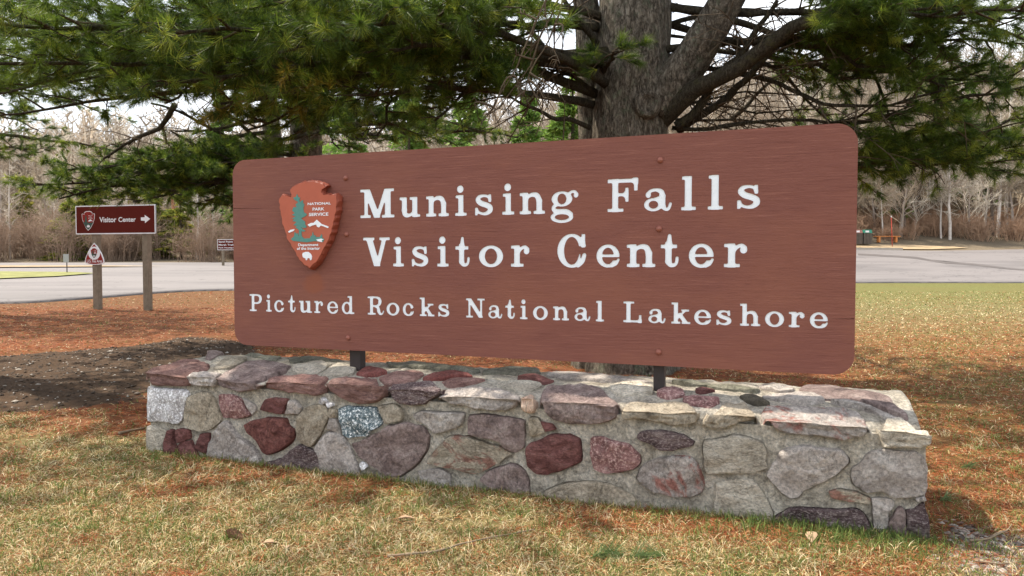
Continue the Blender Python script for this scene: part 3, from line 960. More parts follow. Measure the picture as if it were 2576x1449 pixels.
# top stones
TOP = [
    (ZA, 'tan', [(760, 240), (900, 160), (1020, 150), (1050, 180), (960, 220), (880, 245), (800, 255)]),
    (ZA, 'olive', [(1090, 135), (1160, 102), (1270, 97), (1460, 150), (1300, 182), (1190, 172)]),
    (ZA, 'purple', [(690, 165), (900, 110), (1080, 75), (1130, 85), (960, 130), (760, 165)]),
    (ZA, 'pale', [(1440, 220), (1560, 200), (1700, 200), (1740, 240), (1650, 290), (1500, 295), (1440, 270)]),
    (ZA, 'pale', [(1680, 308), (1745, 250), (1900, 202), (2010, 220), (1960, 285), (1850, 308)]),
    (ZA, 'olive', [(1420, 195), (1480, 160), (1700, 150), (1900, 165), (1880, 192), (1720, 190), (1560, 190)]),
    (ZA, 'vein', [(1990, 290), (2060, 245), (2230, 265), (2260, 285), (2160, 305), (2050, 310)]),
    (ZA, 'pinkcap', [(2185, 330), (2290, 290), (2480, 265), (2570, 300), (2440, 370), (2250, 385)]),
    (ZB, 'vein', [(190, 230), (360, 168), (590, 190), (620, 208), (480, 212), (350, 245), (250, 245)]),
    (ZB, 'pinkcap', [(355, 262), (465, 220), (680, 222), (735, 250), (620, 270), (420, 298)]),
    (ZB, 'pale', [(800, 270), (900, 250), (1200, 265), (1225, 290), (1120, 335), (1000, 328)]),
    (ZB, 'red', [(1010, 217), (1150, 207), (1318, 245), (1240, 262), (1140, 240)]),
    (ZB, 'pale', [(1785, 300), (1870, 272), (2050, 267), (2170, 310), (2158, 350), (1900, 368)]),
    (ZB, 'redspeck', [(2220, 330), (2340, 292), (2430, 320), (2440, 370), (2290, 388), (2210, 360)]),
    (ZB, 'olive', [(-100, 105), (0, 85), (180, 92), (480, 105), (690, 152), (600, 182), (300, 150), (0, 128)]),
    (ZB, 'olive', [(720, 158), (1000, 152), (1190, 154), (1212, 176), (900, 190), (720, 186)]),
    (ZB, 'grey', [(1250, 196), (1480, 178), (1850, 238), (2100, 242), (2165, 262), (1900, 256), (1500, 225), (1330, 215)]),
    (ZB, 'olive', [(2330, 252), (2450, 246), (2640, 262), (2700, 285), (2500, 280)]),
    (ZC, 'redspeck', [(72, 180), (150, 152), (360, 175), (380, 210), (290, 258), (180, 240), (90, 210)]),
    (ZC, 'red', [(172, 112), (280, 97), (340, 112), (200, 130)]),
    (ZC, 'olive', [(260, 60), (420, 62), (720, 100), (700, 128), (520, 112), (330, 88)]),
    (ZC, 'grey', [(750, 160), (930, 137), (1170, 147), (1290, 198), (1130, 228), (940, 205), (820, 185)]),
    (ZC, 'purple', [(1060, 95), (1240, 78), (1500, 110), (1800, 160), (1860, 195), (1900, 255), (2000, 335), (1950, 345), (1700, 245), (1480, 190), (1250, 185), (1120, 130)]),
    (ZC, 'grey', [(1330, 205), (1480, 205), (1680, 260), (1930, 352), (1800, 335), (1560, 250)]),
    (ZC, 'grey', [(705, 82), (800, 58), (1000, 76), (1018, 104), (900, 118), (745, 97)]),
    (ZC, 'stained', [(555, 160), (650, 137), (700, 170), (815, 230), (680, 232)]),
]
for i, (zz, mt, poly) in enumerate(TOP):
    pts = [to_top(zz(q), 0.012) for q in poly]
    make_stone('stone', pts, lambda p, q, hh: Vector((p, q, crown(q) + hh)), S[mt], 0.016, seed=200 + i * 2.9, rough=0.004)


def cap_stone(zz, mt, cl, cr_, poly, seed):
    """a slab folded over the front edge of the wall: outline traced over both its front and its top; cl, cr_: the edge line"""
    H = 0.036
    (xa, ya), (xb, yb) = cl, cr_
    (ua_, za_), (ub_, zb_) = to_front(zz(cl), H), to_front(zz(cr_), H)
    zedge = lambda u: za_ + (zb_ - za_) * (u - ua_) / (ub_ - ua_)
    pts = []
    for q in poly:
        yc = ya + (yb - ya) * (q[0] - xa) / (xb - xa)
        if q[1] > yc:
            u, z = to_front(zz(q), H); pts.append((u, min(z - zedge(u), -.002)))
        else:
            u, d = to_top(zz(q), 0.012); pts.append((u, max(d + H * .6, .004)))
    o = smooth_outline(pts, 4, 0.45, 0.007, seed)
    n = len(o)
    us = [p.x for p in o]
    c = Vector((0.5 * (min(us) + max(us)), 0.0))
    tilt = random.Random(seed).uniform(-.015, .015)

    def place(u, q, h):
        zl = zedge(u) + tilt * (u - c.x) + .010 * noise.noise((u * 6, seed, 0)) + .004 * noise.noise((u * 22, seed, 0))
        if q <= 0:
            return Vector((u, 0.006 - h, zl + q))
        zt = crown(min(max(q - H * .6, 0), .8)) + .012
        z = zl + (zt - zl) * min(1, q / .13)
        k = max(0.0, 1 - q / .05)
        return Vector((u, q - H * .6 - (h - H * .4) * k * .9 if q < .05 else q - H * .6, z + (h - H) * (1 - k * .8)))
    mb = MB()
    rings = [(1.03, -0.03, 0), (1.0, 0.002, 0), (0.985, 0.55 * H, .4), (0.95, 0.88 * H, 1), (0.86, H, 1), (0.74, H, 1), (0.6, H, 1), (0.45, H, 1), (0.28, H, 1), (0.12, H, 1)]
    for s_, hh, k in rings:
        for v in o:
            p = c + (v - c) * s_
            nz = k * (.013 * noise.noise((p.x * 8, p.y * 22 + seed, 1.0)) + .009 * noise.noise((p.x * 24, p.y * 55 + seed, 2.0)))
            mb.v.append(place(p.x, p.y, hh + nz))
    mb.v.append(place(c.x, 0, H))
    for r_ in range(len(rings) - 1):
        for k in range(n):
            k2 = (k + 1) % n
            mb.f.append((r_ * n + k, r_ * n + k2, (r_ + 1) * n + k2, (r_ + 1) * n + k))
    l = (len(rings) - 1) * n
    for k in range(n):
        mb.f.append((l + k, l + (k + 1) % n, len(mb.v) - 1))
    ob = mb.build('cap_stone', S[mt], wall, smooth=True)
    bm = bmesh.new(); bm.from_mesh(ob.data)
    bmesh.ops.recalc_face_normals(bm, faces=bm.faces[:])
    for ed in bm.edges:
        if len(ed.link_faces) == 2 and ed.calc_face_angle() > 0.5: ed.smooth = False
    bm.to_mesh(ob.data); bm.free()


CAPS = [
    (ZA, 'pinkcap', (187, 300), (530, 345), [(187, 275), (260, 245), (400, 215), (430, 195), (480, 182), (650, 182), (732, 208), (712, 250), (640, 290), (545, 328), (525, 360), (520, 420), (400, 425), (215, 412), (190, 340)]),
    (ZA, 'grey', (530, 335), (770, 340), [(550, 318), (625, 288), (755, 280), (835, 288), (790, 325), (755, 365), (745, 430), (640, 425), (545, 410), (528, 372)]),
    (ZA, 'purple', (775, 365), (1160, 402), [(778, 375), (795, 335), (900, 262), (1040, 198), (1250, 188), (1432, 215), (1385, 283), (1280, 308), (1195, 345), (1125, 385), (1158, 420), (1120, 450), (1000, 470), (880, 450), (800, 425)]),
    (ZA, 'pinkcap', (1200, 385), (1700, 398), [(1203, 405), (1218, 355), (1262, 325), (1620, 303), (1660, 312), (1752, 332), (1700, 385), (1662, 440), (1670, 490), (1620, 505), (1400, 480), (1212, 445)]),
    (ZA, 'pinkcap', (1725, 398), (2200, 408), [(1728, 420), (1735, 372), (1785, 347), (1900, 323), (2080, 333), (2172, 357), (2198, 415), (2195, 520), (2130, 570), (1980, 580), (1850, 540), (1755, 475)]),
    (ZB, 'dpurple', (-110, 338), (345, 352), [(-106, 330), (-66, 287), (80, 266), (275, 260), (358, 320), (335, 358), (302, 400), (230, 440), (190, 475), (80, 485), (-30, 470), (-85, 395)]),
    (ZB, 'grey', (330, 400), (1040, 420), [(333, 380), (402, 314), (560, 302), (830, 309), (1030, 378), (1036, 415), (988, 445), (968, 500), (900, 525), (760, 528), (540, 505), (400, 455), (338, 415)]),
    (ZB, 'stripe', (1020, 412), (1160, 412), [(1027, 420), (1062, 397), (1128, 365), (1156, 378), (1147, 460), (1138, 543), (1100, 553), (1042, 528)]),
    (ZB, 'purple', (1195, 435), (1900, 468), [(1198, 405), (1213, 345), (1263, 295), (1400, 274), (1600, 279), (1738, 314), (1798, 372), (1890, 458), (1850, 525), (1838, 600), (1760, 635), (1600, 645), (1430, 635), (1300, 600), (1232, 520)]),
    (ZB, 'tan', (1890, 525), (2560, 540), [(1897, 475), (1965, 434), (2200, 429), (2450, 434), (2552, 492), (2556, 560), (2538, 638), (2380, 650), (2200, 625), (1960, 592), (1890, 600), (1897, 535)]),
    (ZC, 'tan', (215, 338), (705, 362), [(222, 430), (272, 345), (402, 255), (445, 220), (600, 230), (676, 292), (700, 352), (686, 385), (560, 425), (520, 450), (380, 468), (262, 455)]),
    (ZC, 'greyred', (740, 385), (1660, 455), [(728, 302), (775, 250), (900, 245), (1200, 254), (1450, 270), (1595, 312), (1672, 402), (1652, 470), (1638, 540), (1470, 568), (1350, 553), (1050, 523), (890, 488), (802, 405), (745, 338)]),
    (ZC, 'pale', (1748, 465), (2222, 525), [(1752, 480), (1784, 405), (1818, 350), (1950, 350), (2036, 384), (2078, 442), (2188, 492), (2218, 540), (2212, 600), (2120, 640), (1900, 645), (1800, 620), (1762, 540)]),
]
for i, c in enumerate(CAPS):
    cap_stone(*c, seed=300 + i * 4.1)

# ------------------------------------------------------------------ large sign
SA = Vector((-1.80, 4.76, 0)); SB = Vector((1.613, 3.45, 0))
SL = (SB - SA).length
SU = (SB - SA) / SL
SN = Vector((-SU.y, SU.x, 0))          # into the scene
ZB0, ZT0 = 0.672, 1.859


def to_sign(px, off=0.0):
    d = ray(*px)
    o = SA - SN * off
    t = (o - CAM).dot(SN) / d.dot(SN)
    p = CAM + d * t
    return (p - SA).dot(SU), p.z


# --- routed slab-serif letters from distance fields
class G:
    """signed distance of a glyph on a grid, cap height 1"""
    N = 0.0125

    def __init__(s, w, lo=-0.32, hi=1.12):
        xs = np.arange(-0.12, w + 0.12, s.N); ys = np.arange(lo, hi, s.N)
        s.x, s.y = np.meshgrid(xs, ys)
        s.d = np.full(s.x.shape, 9.0)

    def add(s, d, k=0.035):
        h = np.clip(0.5 + 0.5 * (s.d - d) / k, 0, 1)
        s.d = s.d * (1 - h) + d * h - k * h * (1 - h)
        return s

    def box(s, x0, y0, x1, y1, k=0.035, r=0.012):
        cx, cy = (x0 + x1) / 2, (y0 + y1) / 2
        qx = np.abs(s.x - cx) - (x1 - x0) / 2 + r; qy = np.abs(s.y - cy) - (y1 - y0) / 2 + r
        return s.add(np.hypot(np.maximum(qx, 0), np.maximum(qy, 0)) + np.minimum(np.maximum(qx, qy), 0) - r, k)

    def ell(s, cx, cy, a, b):
        return (np.hypot((s.x - cx) / a, (s.y - cy) / b) - 1) * min(a, b)

    def ring(s, cx, cy, a, b, a2, b2):
        return s.add(np.maximum(s.ell(cx, cy, a, b), -s.ell(cx, cy, a2, b2)), 0.02)

    def dot(s, cx, cy, r):
        return s.add(np.hypot(s.x - cx, s.y - cy) - r, 0.01)

    def line(s, pts, rad, k=0.03):
        best = np.full(s.x.shape, 9.0)
        if not hasattr(rad, '__len__'): rad = [rad] * len(pts)
        for (x0, y0), (x1, y1), r0, r1 in zip(pts, pts[1:], rad, rad[1:]):
            dx, dy = x1 - x0, y1 - y0
            t = np.clip(((s.x - x0) * dx + (s.y - y0) * dy) / (dx * dx + dy * dy), 0, 1)
            best = np.minimum(best, np.hypot(s.x - x0 - t * dx, s.y - y0 - t * dy) - (r0 + (r1 - r0) * t))
        return s.add(best, k)

    def curve(s, pts, rad, k=0.03, per=6):
        n = len(pts)
        if not hasattr(rad, '__len__'): rad = [rad] * n
        P = np.array(pts); Q = []; RR = []
        for i in range(n - 1):
            p0, p1, p2, p3 = P[max(i - 1, 0)], P[i], P[i + 1], P[min(i + 2, n - 1)]
            for q in range(per):
                t = q / per
                Q.append(tuple(0.5 * (2 * p1 + (p2 - p0) * t + (2 * p0 - 5 * p1 + 4 * p2 - p3) * t * t + (3 * p1 - p0 - 3 * p2 + p3) * t ** 3)))
                RR.append(rad[i] + (rad[i + 1] - rad[i]) * t)
        Q.append(tuple(P[-1])); RR.append(rad[-1])
        return s.line(Q, RR, k)

    def cut(s, x0, y0, x1, y1):
        cx, cy = (x0 + x1) / 2, (y0 + y1) / 2
        qx = np.abs(s.x - cx) - (x1 - x0) / 2; qy = np.abs(s.y - cy) - (y1 - y0) / 2
        b = np.hypot(np.maximum(qx, 0), np.maximum(qy, 0)) + np.minimum(np.maximum(qx, qy), 0)
        s.d = np.maximum(s.d, -b)
        return s

    def clip(s, y0, y1):
        s.d = np.maximum(s.d, np.maximum(y0 - s.y, s.y - y1))
        return s

    def contours(s):
        d = s.d; H, W = d.shape
        ins = d < 0
        segs = {}

        def pt(a, b2):
            (j0, i0), (j1, i1) = a, b2
            t = d[j0, i0] / (d[j0, i0] - d[j1, i1])
            return (s.x[j0, i0] + (s.x[j1, i1] - s.x[j0, i0]) * t, s.y[j0, i0] + (s.y[j1, i1] - s.y[j0, i0]) * t)
        code = ins[:-1, :-1] * 1 + ins[:-1, 1:] * 2 + ins[1:, 1:] * 4 + ins[1:, :-1] * 8
        js, is_ = np.nonzero((code > 0) & (code < 15))
        T = {1: [(3, 0)], 2: [(0, 1)], 3: [(3, 1)], 4: [(1, 2)], 5: [(3, 0), (1, 2)], 6: [(0, 2)], 7: [(3, 2)], 8: [(2, 3)], 9: [(2, 0)], 10: [(0, 1), (2, 3)], 11: [(2, 1)], 12: [(1, 3)], 13: [(1, 0)], 14: [(0, 3)]}
        nxt = {}; pos = {}
        for j, i in zip(js, is_):
            c = code[j, i]
            E = [((j, i), (j, i + 1)), ((j, i + 1), (j + 1, i + 1)), ((j + 1, i), (j + 1, i + 1)), ((j, i), (j + 1, i))]
            for a, b2 in T[int(c)]:
                nxt[E[a]] = E[b2]
                for e in (E[a], E[b2]):
                    if e not in pos: pos[e] = pt(*e)
        out = []
        while nxt:
            k0 = next(iter(nxt)); loop = []; k = k0
            while k in nxt:
                loop.append(pos[k]); k = nxt.pop(k)
            if len(loop) > 8:
                L = np.array(loop)
                L = (np.roll(L, 1, 0) + 2 * L + np.roll(L, -1, 0)) / 4
                out.append(L[::2])
        return out


XH = 0.68
SH = 0.10


def gl_i_stem(g, x, hw, top, serif_l, foot_l, foot_r):
    g.box(x - hw, 0, x + hw, top)
    g.box(serif_l, top - SH, x + hw - 0.02, top)
    g.box(foot_l, 0, foot_r, SH)


def glyph(ch):
    g = G(1.3)
    if ch == 'M':
        g.box(.135, 0, .265, 1); g.box(.82, 0, 1.02, 1)
        g.line([(.22, 1.0), (.56, .03)], .105); g.line([(.58, .03), (.88, 1.0)], .07)
        g.box(0, 0, .36, SH); g.box(.72, 0, 1.14, SH); g.box(0, 1 - SH, .27, 1); g.box(.86, 1 - SH, 1.13, 1); g.clip(0, 1)
    elif ch == 'u':
        g.box(.08, .2, .27, XH); g.box(0, XH - SH, .24, XH); g.box(.45, 0, .64, XH); g.box(.36, XH - SH, .62, XH)
        g.curve([(.175, .24), (.2, .1), (.31, .055), (.43, .1), (.5, .2)], [.095, .09, .065, .05, .045]); g.box(.5, 0, .74, SH - .01); g.clip(-.02, XH)
    elif ch in 'nh':
        top = XH if ch == 'n' else 1.0
        gl_i_stem(g, .2, .1, top, 0, 0, .4)
        g.box(.58, 0, .78, .45); g.box(.48, 0, .88, SH)
        g.curve([(.22, .42), (.3, .55), (.44, .615), (.6, .58), (.68, .42)], [.045, .055, .07, .09, .1])
    elif ch == 'i':
        gl_i_stem(g, .22, .1, XH, .02, 0, .44); g.dot(.2, .88, .125)
    elif ch == 'l':
        gl_i_stem(g, .22, .11, 1.0, .02, 0, .46)
    elif ch == 's':
        g.curve([(.52, .5), (.47, .595), (.33, .635), (.18, .6), (.13, .5), (.22, .4), (.4, .33), (.52, .26), (.53, .15), (.43, .065), (.29, .05), (.15, .1), (.09, .2)], [.05, .045, .045, .065, .085, .09, .09, .09, .085, .065, .045, .045, .045])
        g.box(.48, .42, .57, .68); g.box(.03, .0, .12, .25)
    elif ch == 'g':
        g.ring(.36, .45, .33, .24, .135, .165)
        g.curve([(.56, .58), (.66, .66), (.76, .66), (.82, .58)], [.05, .045, .05, .06]); g.dot(.8, .55, .075)
        g.curve([(.2, .27), (.1, .2), (.12, .1), (.25, .06), (.5, .05), (.64, -.03)], [.05, .06, .07, .08, .08, .07])
        g.ring(.36, -.12, .36, .185, .22, .09)
    elif ch == 'F':
        g.box(.15, 0, .35, 1); g.box(0, 0, .52, SH); g.box(0, .88, .95, 1); g.box(.85, .63, .97, 1, .12); g.box(.3, .47, .6, .57); g.box(.57, .3, .68, .73, .12)
    elif ch == 'a':
        g.box(.5, .12, .7, .48); g.curve([(.6, .44), (.56, .57), (.4, .63), (.22, .6), (.12, .5)], [.1, .08, .05, .05, .07]); g.dot(.14, .485, .09)
        g.ring(.31, .19, .31, .2, .15, .115); g.curve([(.58, .38), (.5, .4), (.36, .37)], [.05, .04, .03])
        g.curve([(.62, .14), (.7, .05), (.8, .06), (.86, .2)], [.09, .05, .05, .05]); g.clip(-.02, XH + .01)
    elif ch == 'V':
        g.line([(.2, 1.0), (.48, .02)], .11); g.line([(.5, .02), (.74, 1.0)], .075); g.box(0, 1 - SH, .4, 1); g.box(.56, 1 - SH, .92, 1); g.clip(0, 1)
    elif ch == 't':
        g.box(.14, .14, .34, .75); g.line([(.26, .7), (.27, .93)], [.09, .055]); g.box(0, XH - .12, .5, XH - .01, .05)
        g.curve([(.24, .16), (.3, .07), (.41, .06), (.48, .13), (.5, .27)], [.1, .07, .055, .05, .05])
    elif ch == 'o':
        g.ring(.41, .335, .41, .355, .2, .25)
    elif ch == 'r':
        gl_i_stem(g, .22, .105, XH, 0, 0, .46); g.curve([(.26, .42), (.36, .57), (.5, .63), (.6, .56)], [.045, .055, .055, .06]); g.dot(.56, .5, .105)
    elif ch == 'C':
        g.ring(.5, .5, .5, .53, .26, .43); g.cut(.62, .4, 1.2, .64); g.cut(.8, .2, 1.3, .64)
        g.box(.83, .6, .96, 1.02, .05); g.curve([(.72, .06), (.86, .18), (.93, .36)], [.08, .08, .07])
    elif ch == 'c':
        g.ring(.37, .335, .37, .355, .17, .25); g.cut(.4, .23, 1.2, .44); g.dot(.6, .48, .1); g.curve([(.52, .06), (.64, .12), (.7, .22)], [.06, .05, .045])
    elif ch == 'e':
        g.ring(.4, .335, .4, .355, .2, .25); g.box(.15, .3, .78, .385, .02); g.cut(.42, .2, 1.3, .3); g.curve([(.55, .05), (.68, .1), (.76, .22)], [.06, .05, .045])
    elif ch in 'PR':
        g.box(.15, 0, .36, 1); g.box(0, 0, .52, SH); g.box(0, 1 - SH, .4, 1)
        g.curve([(.3, .95), (.55, .95), (.74, .87), (.78, .72), (.72, .56), (.54, .48), (.3, .48)], [.05, .055, .09, .11, .09, .055, .05])
        if ch == 'R':
            g.curve([(.48, .46), (.66, .38), (.7, .22), (.78, .07), (.92, .06), (1.0, .2)], [.05, .09, .11, .08, .045, .045])
    elif ch == 'd':
        g.ring(.36, .33, .36, .35, .165, .245); g.box(.53, 0, .73, 1.0); g.box(.4, 1 - SH, .7, 1.0); g.box(.6, 0, .88, SH); g.clip(-.02, 1)
    elif ch == 'k':
        gl_i_stem(g, .22, .105, 1.0, 0, 0, .44); g.line([(.3, .26), (.66, .62)], .05); g.line([(.42, .42), (.7, .05)], .1); g.box(.48, XH - SH, .86, XH); g.box(.5, 0, .92, SH); g.clip(0, 1)
    elif ch == 'N':
        g.box(.14, 0, .27, 1); g.box(.82, 0, .95, 1); g.line([(.2, .96), (.87, .04)], .115); g.box(0, 0, .42, SH); g.box(0, 1 - SH, .3, 1); g.box(.66, 1 - SH, 1.1, 1); g.clip(0, 1)
    elif ch == 'L':
        g.box(.15, 0, .37, 1); g.box(0, 0, .9, .11); g.box(.78, 0, .91, .36, .12); g.box(0, 1 - SH, .55, 1)
    return g.contours()


GL = {c: glyph(c) for c in 'MunisgFalVtorCePcdRkNLh'}
L1 = zoomc(1400, 650, 2.862); L2 = zoomc(2200, 600, 2.862); L3 = zoomc(920, 1100, 2.0125); L4 = zoomc(2100, 1100, 1.8667)
TEXT = [
    (1.470, 0.171, [(L1, 580, [('M', 115, 508), ('u', 565, 803), ('n', 868, 1130), ('i', 1200, 1335), ('s', 1428, 1635), ('i', 1740, 1880), ('n', 1940, 2232)]),
                    (L2, 600, [('g', 5, 325), ('F', 657, 1010), ('a', 1075, 1395), ('l', 1500, 1670), ('l', 1805, 1980), ('s', 2140, 2405)])]),
    (1.182, 0.172, [(L1, 1080, [('V', 148, 455), ('i', 490, 617), ('s', 703, 895), ('i', 995, 1128), ('t', 1203, 1370), ('o', 1473, 1752), ('r', 1840, 2053)]),
                    (L2, 1200, [('C', 82, 415), ('e', 530, 797), ('n', 877, 1207), ('t', 1265, 1473), ('e', 1588, 1875), ('r', 1990, 2258)])]),
    (0.893, 0.109, [(L3, 260, [('P', 155, 257), ('i', 287, 335), ('c', 353, 435), ('t', 465, 527), ('u', 553, 660), ('r', 675, 748), ('e', 780, 870), ('d', 897, 1000), ('R', 1105, 1240), ('o', 1257, 1363), ('c', 1388, 1480), ('k', 1525, 1645), ('s', 1673, 1765), ('N', 1898, 2050), ('a', 2077, 2192), ('t', 2213, 2293), ('i', 2333, 2395), ('o', 2437, 2558)]),
                    (L4, 300, [('n', 208, 328), ('a', 368, 488), ('l', 527, 590), ('L', 733, 873), ('a', 920, 1050), ('k', 1092, 1235), ('e', 1262, 1390), ('s', 1428, 1542), ('h', 1605, 1757), ('o', 1792, 1935), ('r', 1970, 2088), ('e', 2127, 2263)])]),
]
letters = []          # (char, list of loops in sign (u, z))
for base, cap, runs in TEXT:
    for zz, ym, items in runs:
        for ch, xl, xr in items:
            u0 = to_sign(zz((xl, ym)))[0]; u1 = to_sign(zz((xr, ym)))[0]
            loops = GL[ch]
            gx0 = min(l[:, 0].min() for l in loops); gx1 = max(l[:, 0].max() for l in loops)
            letters.append((ch, [np.column_stack([u0 + (l[:, 0] - gx0) / (gx1 - gx0) * (u1 - u0), base + l[:, 1] * cap]) for l in loops]))


def fill_loops(name, loops, depth0, depth1, mat=None):
    """loops (u, v) even-odd filled, solid between depth0 and depth1 (towards the viewer is negative): mesh in sign-local (u, d, z)"""
    cu = bpy.data.curves.new(name, 'CURVE')
    cu.dimensions = '2D'
    cu.fill_mode = 'BOTH'
    cu.extrude = abs(depth1 - depth0) / 2
    for l in loops:
        sp = cu.splines.new('POLY')
        sp.points.add(len(l) - 1)
        for k, p in enumerate(l):
            sp.points[k].co = (p[0], p[1], 0, 1)
        sp.use_cyclic_u = True
    tmp = bpy.data.objects.new('tmp', cu)
    COL.objects.link(tmp)
    dg = bpy.context.evaluated_depsgraph_get()
    me = bpy.data.meshes.new_from_object(tmp.evaluated_get(dg))
    bpy.data.objects.remove(tmp)
    bpy.data.curves.remove(cu)
    mid = (depth0 + depth1) / 2
    me.transform(Matrix(((1, 0, 0, 0), (0, 0, -1, mid), (0, 1, 0, 0), (0, 0, 0, 1))))
    me.name = name
    return me


def rrect(u0, z0, u1, z1, r, n=10):
    out = []
    for cx, cy, a0 in ((u1 - r, z1 - r, 0), (u0 + r, z1 - r, 90), (u0 + r, z0 + r, 180), (u1 - r, z0 + r, 270)):
        for k in range(n + 1):
            a = R(a0 + 90 * k / n)
            out.append((cx + r * math.cos(a), cy + r * math.sin(a)))
    return out


# the pointed face of the wall: mortar with an opening round every stone, a hair wider than the stone
rect = [(0.002 + (WL - .004) * k / 40, -0.2) for k in range(41)] + [(WL - .002, 0.1), (WL - .002, .3)] + [(WL - .002 - (WL - .004) * k / 40, .452) for k in range(41)] + [(.002, .3), (.002, .1)]
loops = [rect]
rs_ = random.Random(3)
for o_ in FACE_OUT:
    c_ = sum(o_, Vector((0, 0))) / len(o_)
    sx_, sy_ = rs_.uniform(-.0035, .0035), rs_.uniform(-.0035, .0035)
    loops.append([(min(max(c_.x + (v.x - c_.x) * 1.018 + sx_, .006), WL - .006), min(max(c_.y + (v.y - c_.y) * 1.018 + sy_, -.19), .446)) for v in o_])
obj('pointing', fill_loops('pointing', loops, 0.006, 0.033), M['mortar'], wall)

sign = empty('park_sign', SA, math.atan2(SU.y, SU.x))
tag(sign, 'large brown routed wooden sign with white lettering and arrowhead emblem above the stone wall', 'sign')
RREC = rrect(0, ZB0, SL, ZT0, 0.095)


def sliver(x0, y0, x1, y1, w, sd):
    n = 12; up = []; dn = []
    for k in range(n + 1):
        t = k / n
        c = y0 + (y1 - y0) * t + 0.004 * noise.noise((t * 6, sd, 0))
        ww = w * (1 - t * 0.9) * (0.7 + 0.3 * noise.noise((t * 9, sd, 5)))
        if k == 0: ww = w
        up.append((x0 + (x1 - x0) * t, c + ww / 2)); dn.append((x0 + (x1 - x0) * t, c - ww / 2))
    return up + dn[::-1]


cr1 = to_sign((584, 525)); cr1b = to_sign((668, 524)); cr2 = to_sign((2150, 802)); cr2b = to_sign((2092, 801))
cracks = [sliver(0.004, cr1[1], cr1b[0], cr1b[1], 0.005, 1.0), sliver(SL - 0.004, cr2[1], cr2b[0], cr2b[1], 0.0045, 4.0)]
face_loops = [RREC] + cracks
for ch, loops in letters:
    face_loops += [l for l in loops]
fm = fill_loops('panel', face_loops, 0.0, 0.008)
bmf = bmesh.new(); bmf.from_mesh(fm)
bk = fill_loops('panel_back', [RREC], 0.0082, 0.05)
bmf.from_mesh(bk); bpy.data.meshes.remove(bk)
bmf.to_mesh(fm); bmf.free()
panel = obj('panel', fm, M['panel'], sign)
for ch, loops in letters:
    big = max(loops, key=len)
    c = big.mean(0)
    lo = []
    for l in loops:
        ctr = l.mean(0)
        k = 0.9965 if l is big else 1.004
        lo.append((l - c) * 0.997 + c if l is big else (l - ctr) * 1.008 + ctr)
    lm = fill_loops('letter', lo, 0.0035, 0.0079)
    o = obj('letter', lm, M['white_paint'], sign)
# bolts
dome = MB()
for i in range(6):
    a = R(90) * i / 5.3
    for k in range(14):
        b2 = 2 * math.pi * k / 14
        dome.v.append(Vector((0.016 * math.cos(a) * math.cos(b2), -0.013 * math.sin(a) - 0.0005, 0.016 * math.cos(a) * math.sin(b2))))
for i in range(5):
    for k in range(14):
        dome.f.append((i * 14 + k, i * 14 + (k + 1) % 14, (i + 1) * 14 + (k + 1) % 14, (i + 1) * 14 + k))
dome.f.append(tuple(5 * 14 + k for k in range(14)))
dm = dome.mesh('bolt', True)
bm = bmesh.new(); bm.from_mesh(dm); bmesh.ops.recalc_face_normals(bm, faces=bm.faces[:])
bm.to_mesh(dm); bm.free()
for q in ((870, 448), (872, 590), (876, 850), (1661, 403), (1658, 576), (1657, 886)):
    u, z = to_sign(q)
    o = obj('bolt', dm, M['bolt'], sign); o.location = (u, -0.0005, z)
# posts
for x0, x1, yb in ((881, 908, 897), (1644, 1672, 940)):
    u0 = to_sign((x0, yb), -0.06)[0]; u1 = to_sign((x1, yb), -0.06)[0]
    mb = MB(); mb.box((u0, 0.052, 0.40), (u1, 0.052 + (u1 - u0) * 0.8, 1.72))
    mb.build('post', M['metal_post'], sign, bevel=0.004)

# arrowhead emblem
Z4 = zoomc(1080, 680, 2.897)
ARW = [(110, 330), (150, 290), (195, 300), (245, 320), (250, 285), (232, 240), (262, 195), (300, 182), (340, 155), (380, 148), (400, 138), (450, 142), (500, 135), (530, 148), (562, 148), (590, 165), (615, 165), (640, 200), (600, 225), (592, 260), (620, 290), (660, 284), (690, 292), (740, 284), (768, 310), (772, 370), (764, 430), (768, 470), (750, 520), (750, 550), (733, 600), (732, 630), (714, 680), (714, 712), (693, 750), (680, 800), (655, 845), (650, 865), (628, 895), (600, 950), (596, 965), (566, 1015), (540, 1062), (500, 1088), (458, 1135), (440, 1112), (400, 1100), (380, 1070), (345, 1042), (330, 1010), (310, 992), (300, 950), (288, 935), (252, 885), (245, 860), (226, 832), (195, 790), (195, 750), (176, 705), (160, 650), (143, 622), (142, 560), (128, 520), (124, 470), (112, 440), (118, 400), (104, 370)]
TH = 0.052
em = empty('arrowhead_emblem'); em.parent = sign
tag(em, 'orange brown arrowhead plaque with teal tree, white mountain and bison')
face = [Vector(to_sign(Z4(q), TH)) for q in ARW]
cen = sum(face, Vector((0, 0))) / len(face)
mb = MB(); n = len(face)
for s, d in ((1.05, -0.001), (1.055, -0.022), (1.03, -0.042), (1.0, -TH)):
    for k, p in enumerate(face):
        j = (0.006 if k % 2 else -0.003) * (1 if 0.01 < -d < 0.05 else 0)
        v = p - cen
        q = cen + v * (s + j * 4 * (s > 1.0))
        mb.v.append(Vector((q.x, d, q.y)))
for r_ in range(3):
    for k in range(n):
        mb.f.append((r_ * n + k, r_ * n + (k + 1) % n, (r_ + 1) * n + (k + 1) % n, (r_ + 1) * n + k))
edge = mb.build('scalloped_edge', M['arrow_side'], em)
fc = obj('emblem_face', fill_loops('emblem_face', [[tuple(p) for p in face]], -TH - 0.0012, -TH + 0.004), M['arrow'], em)


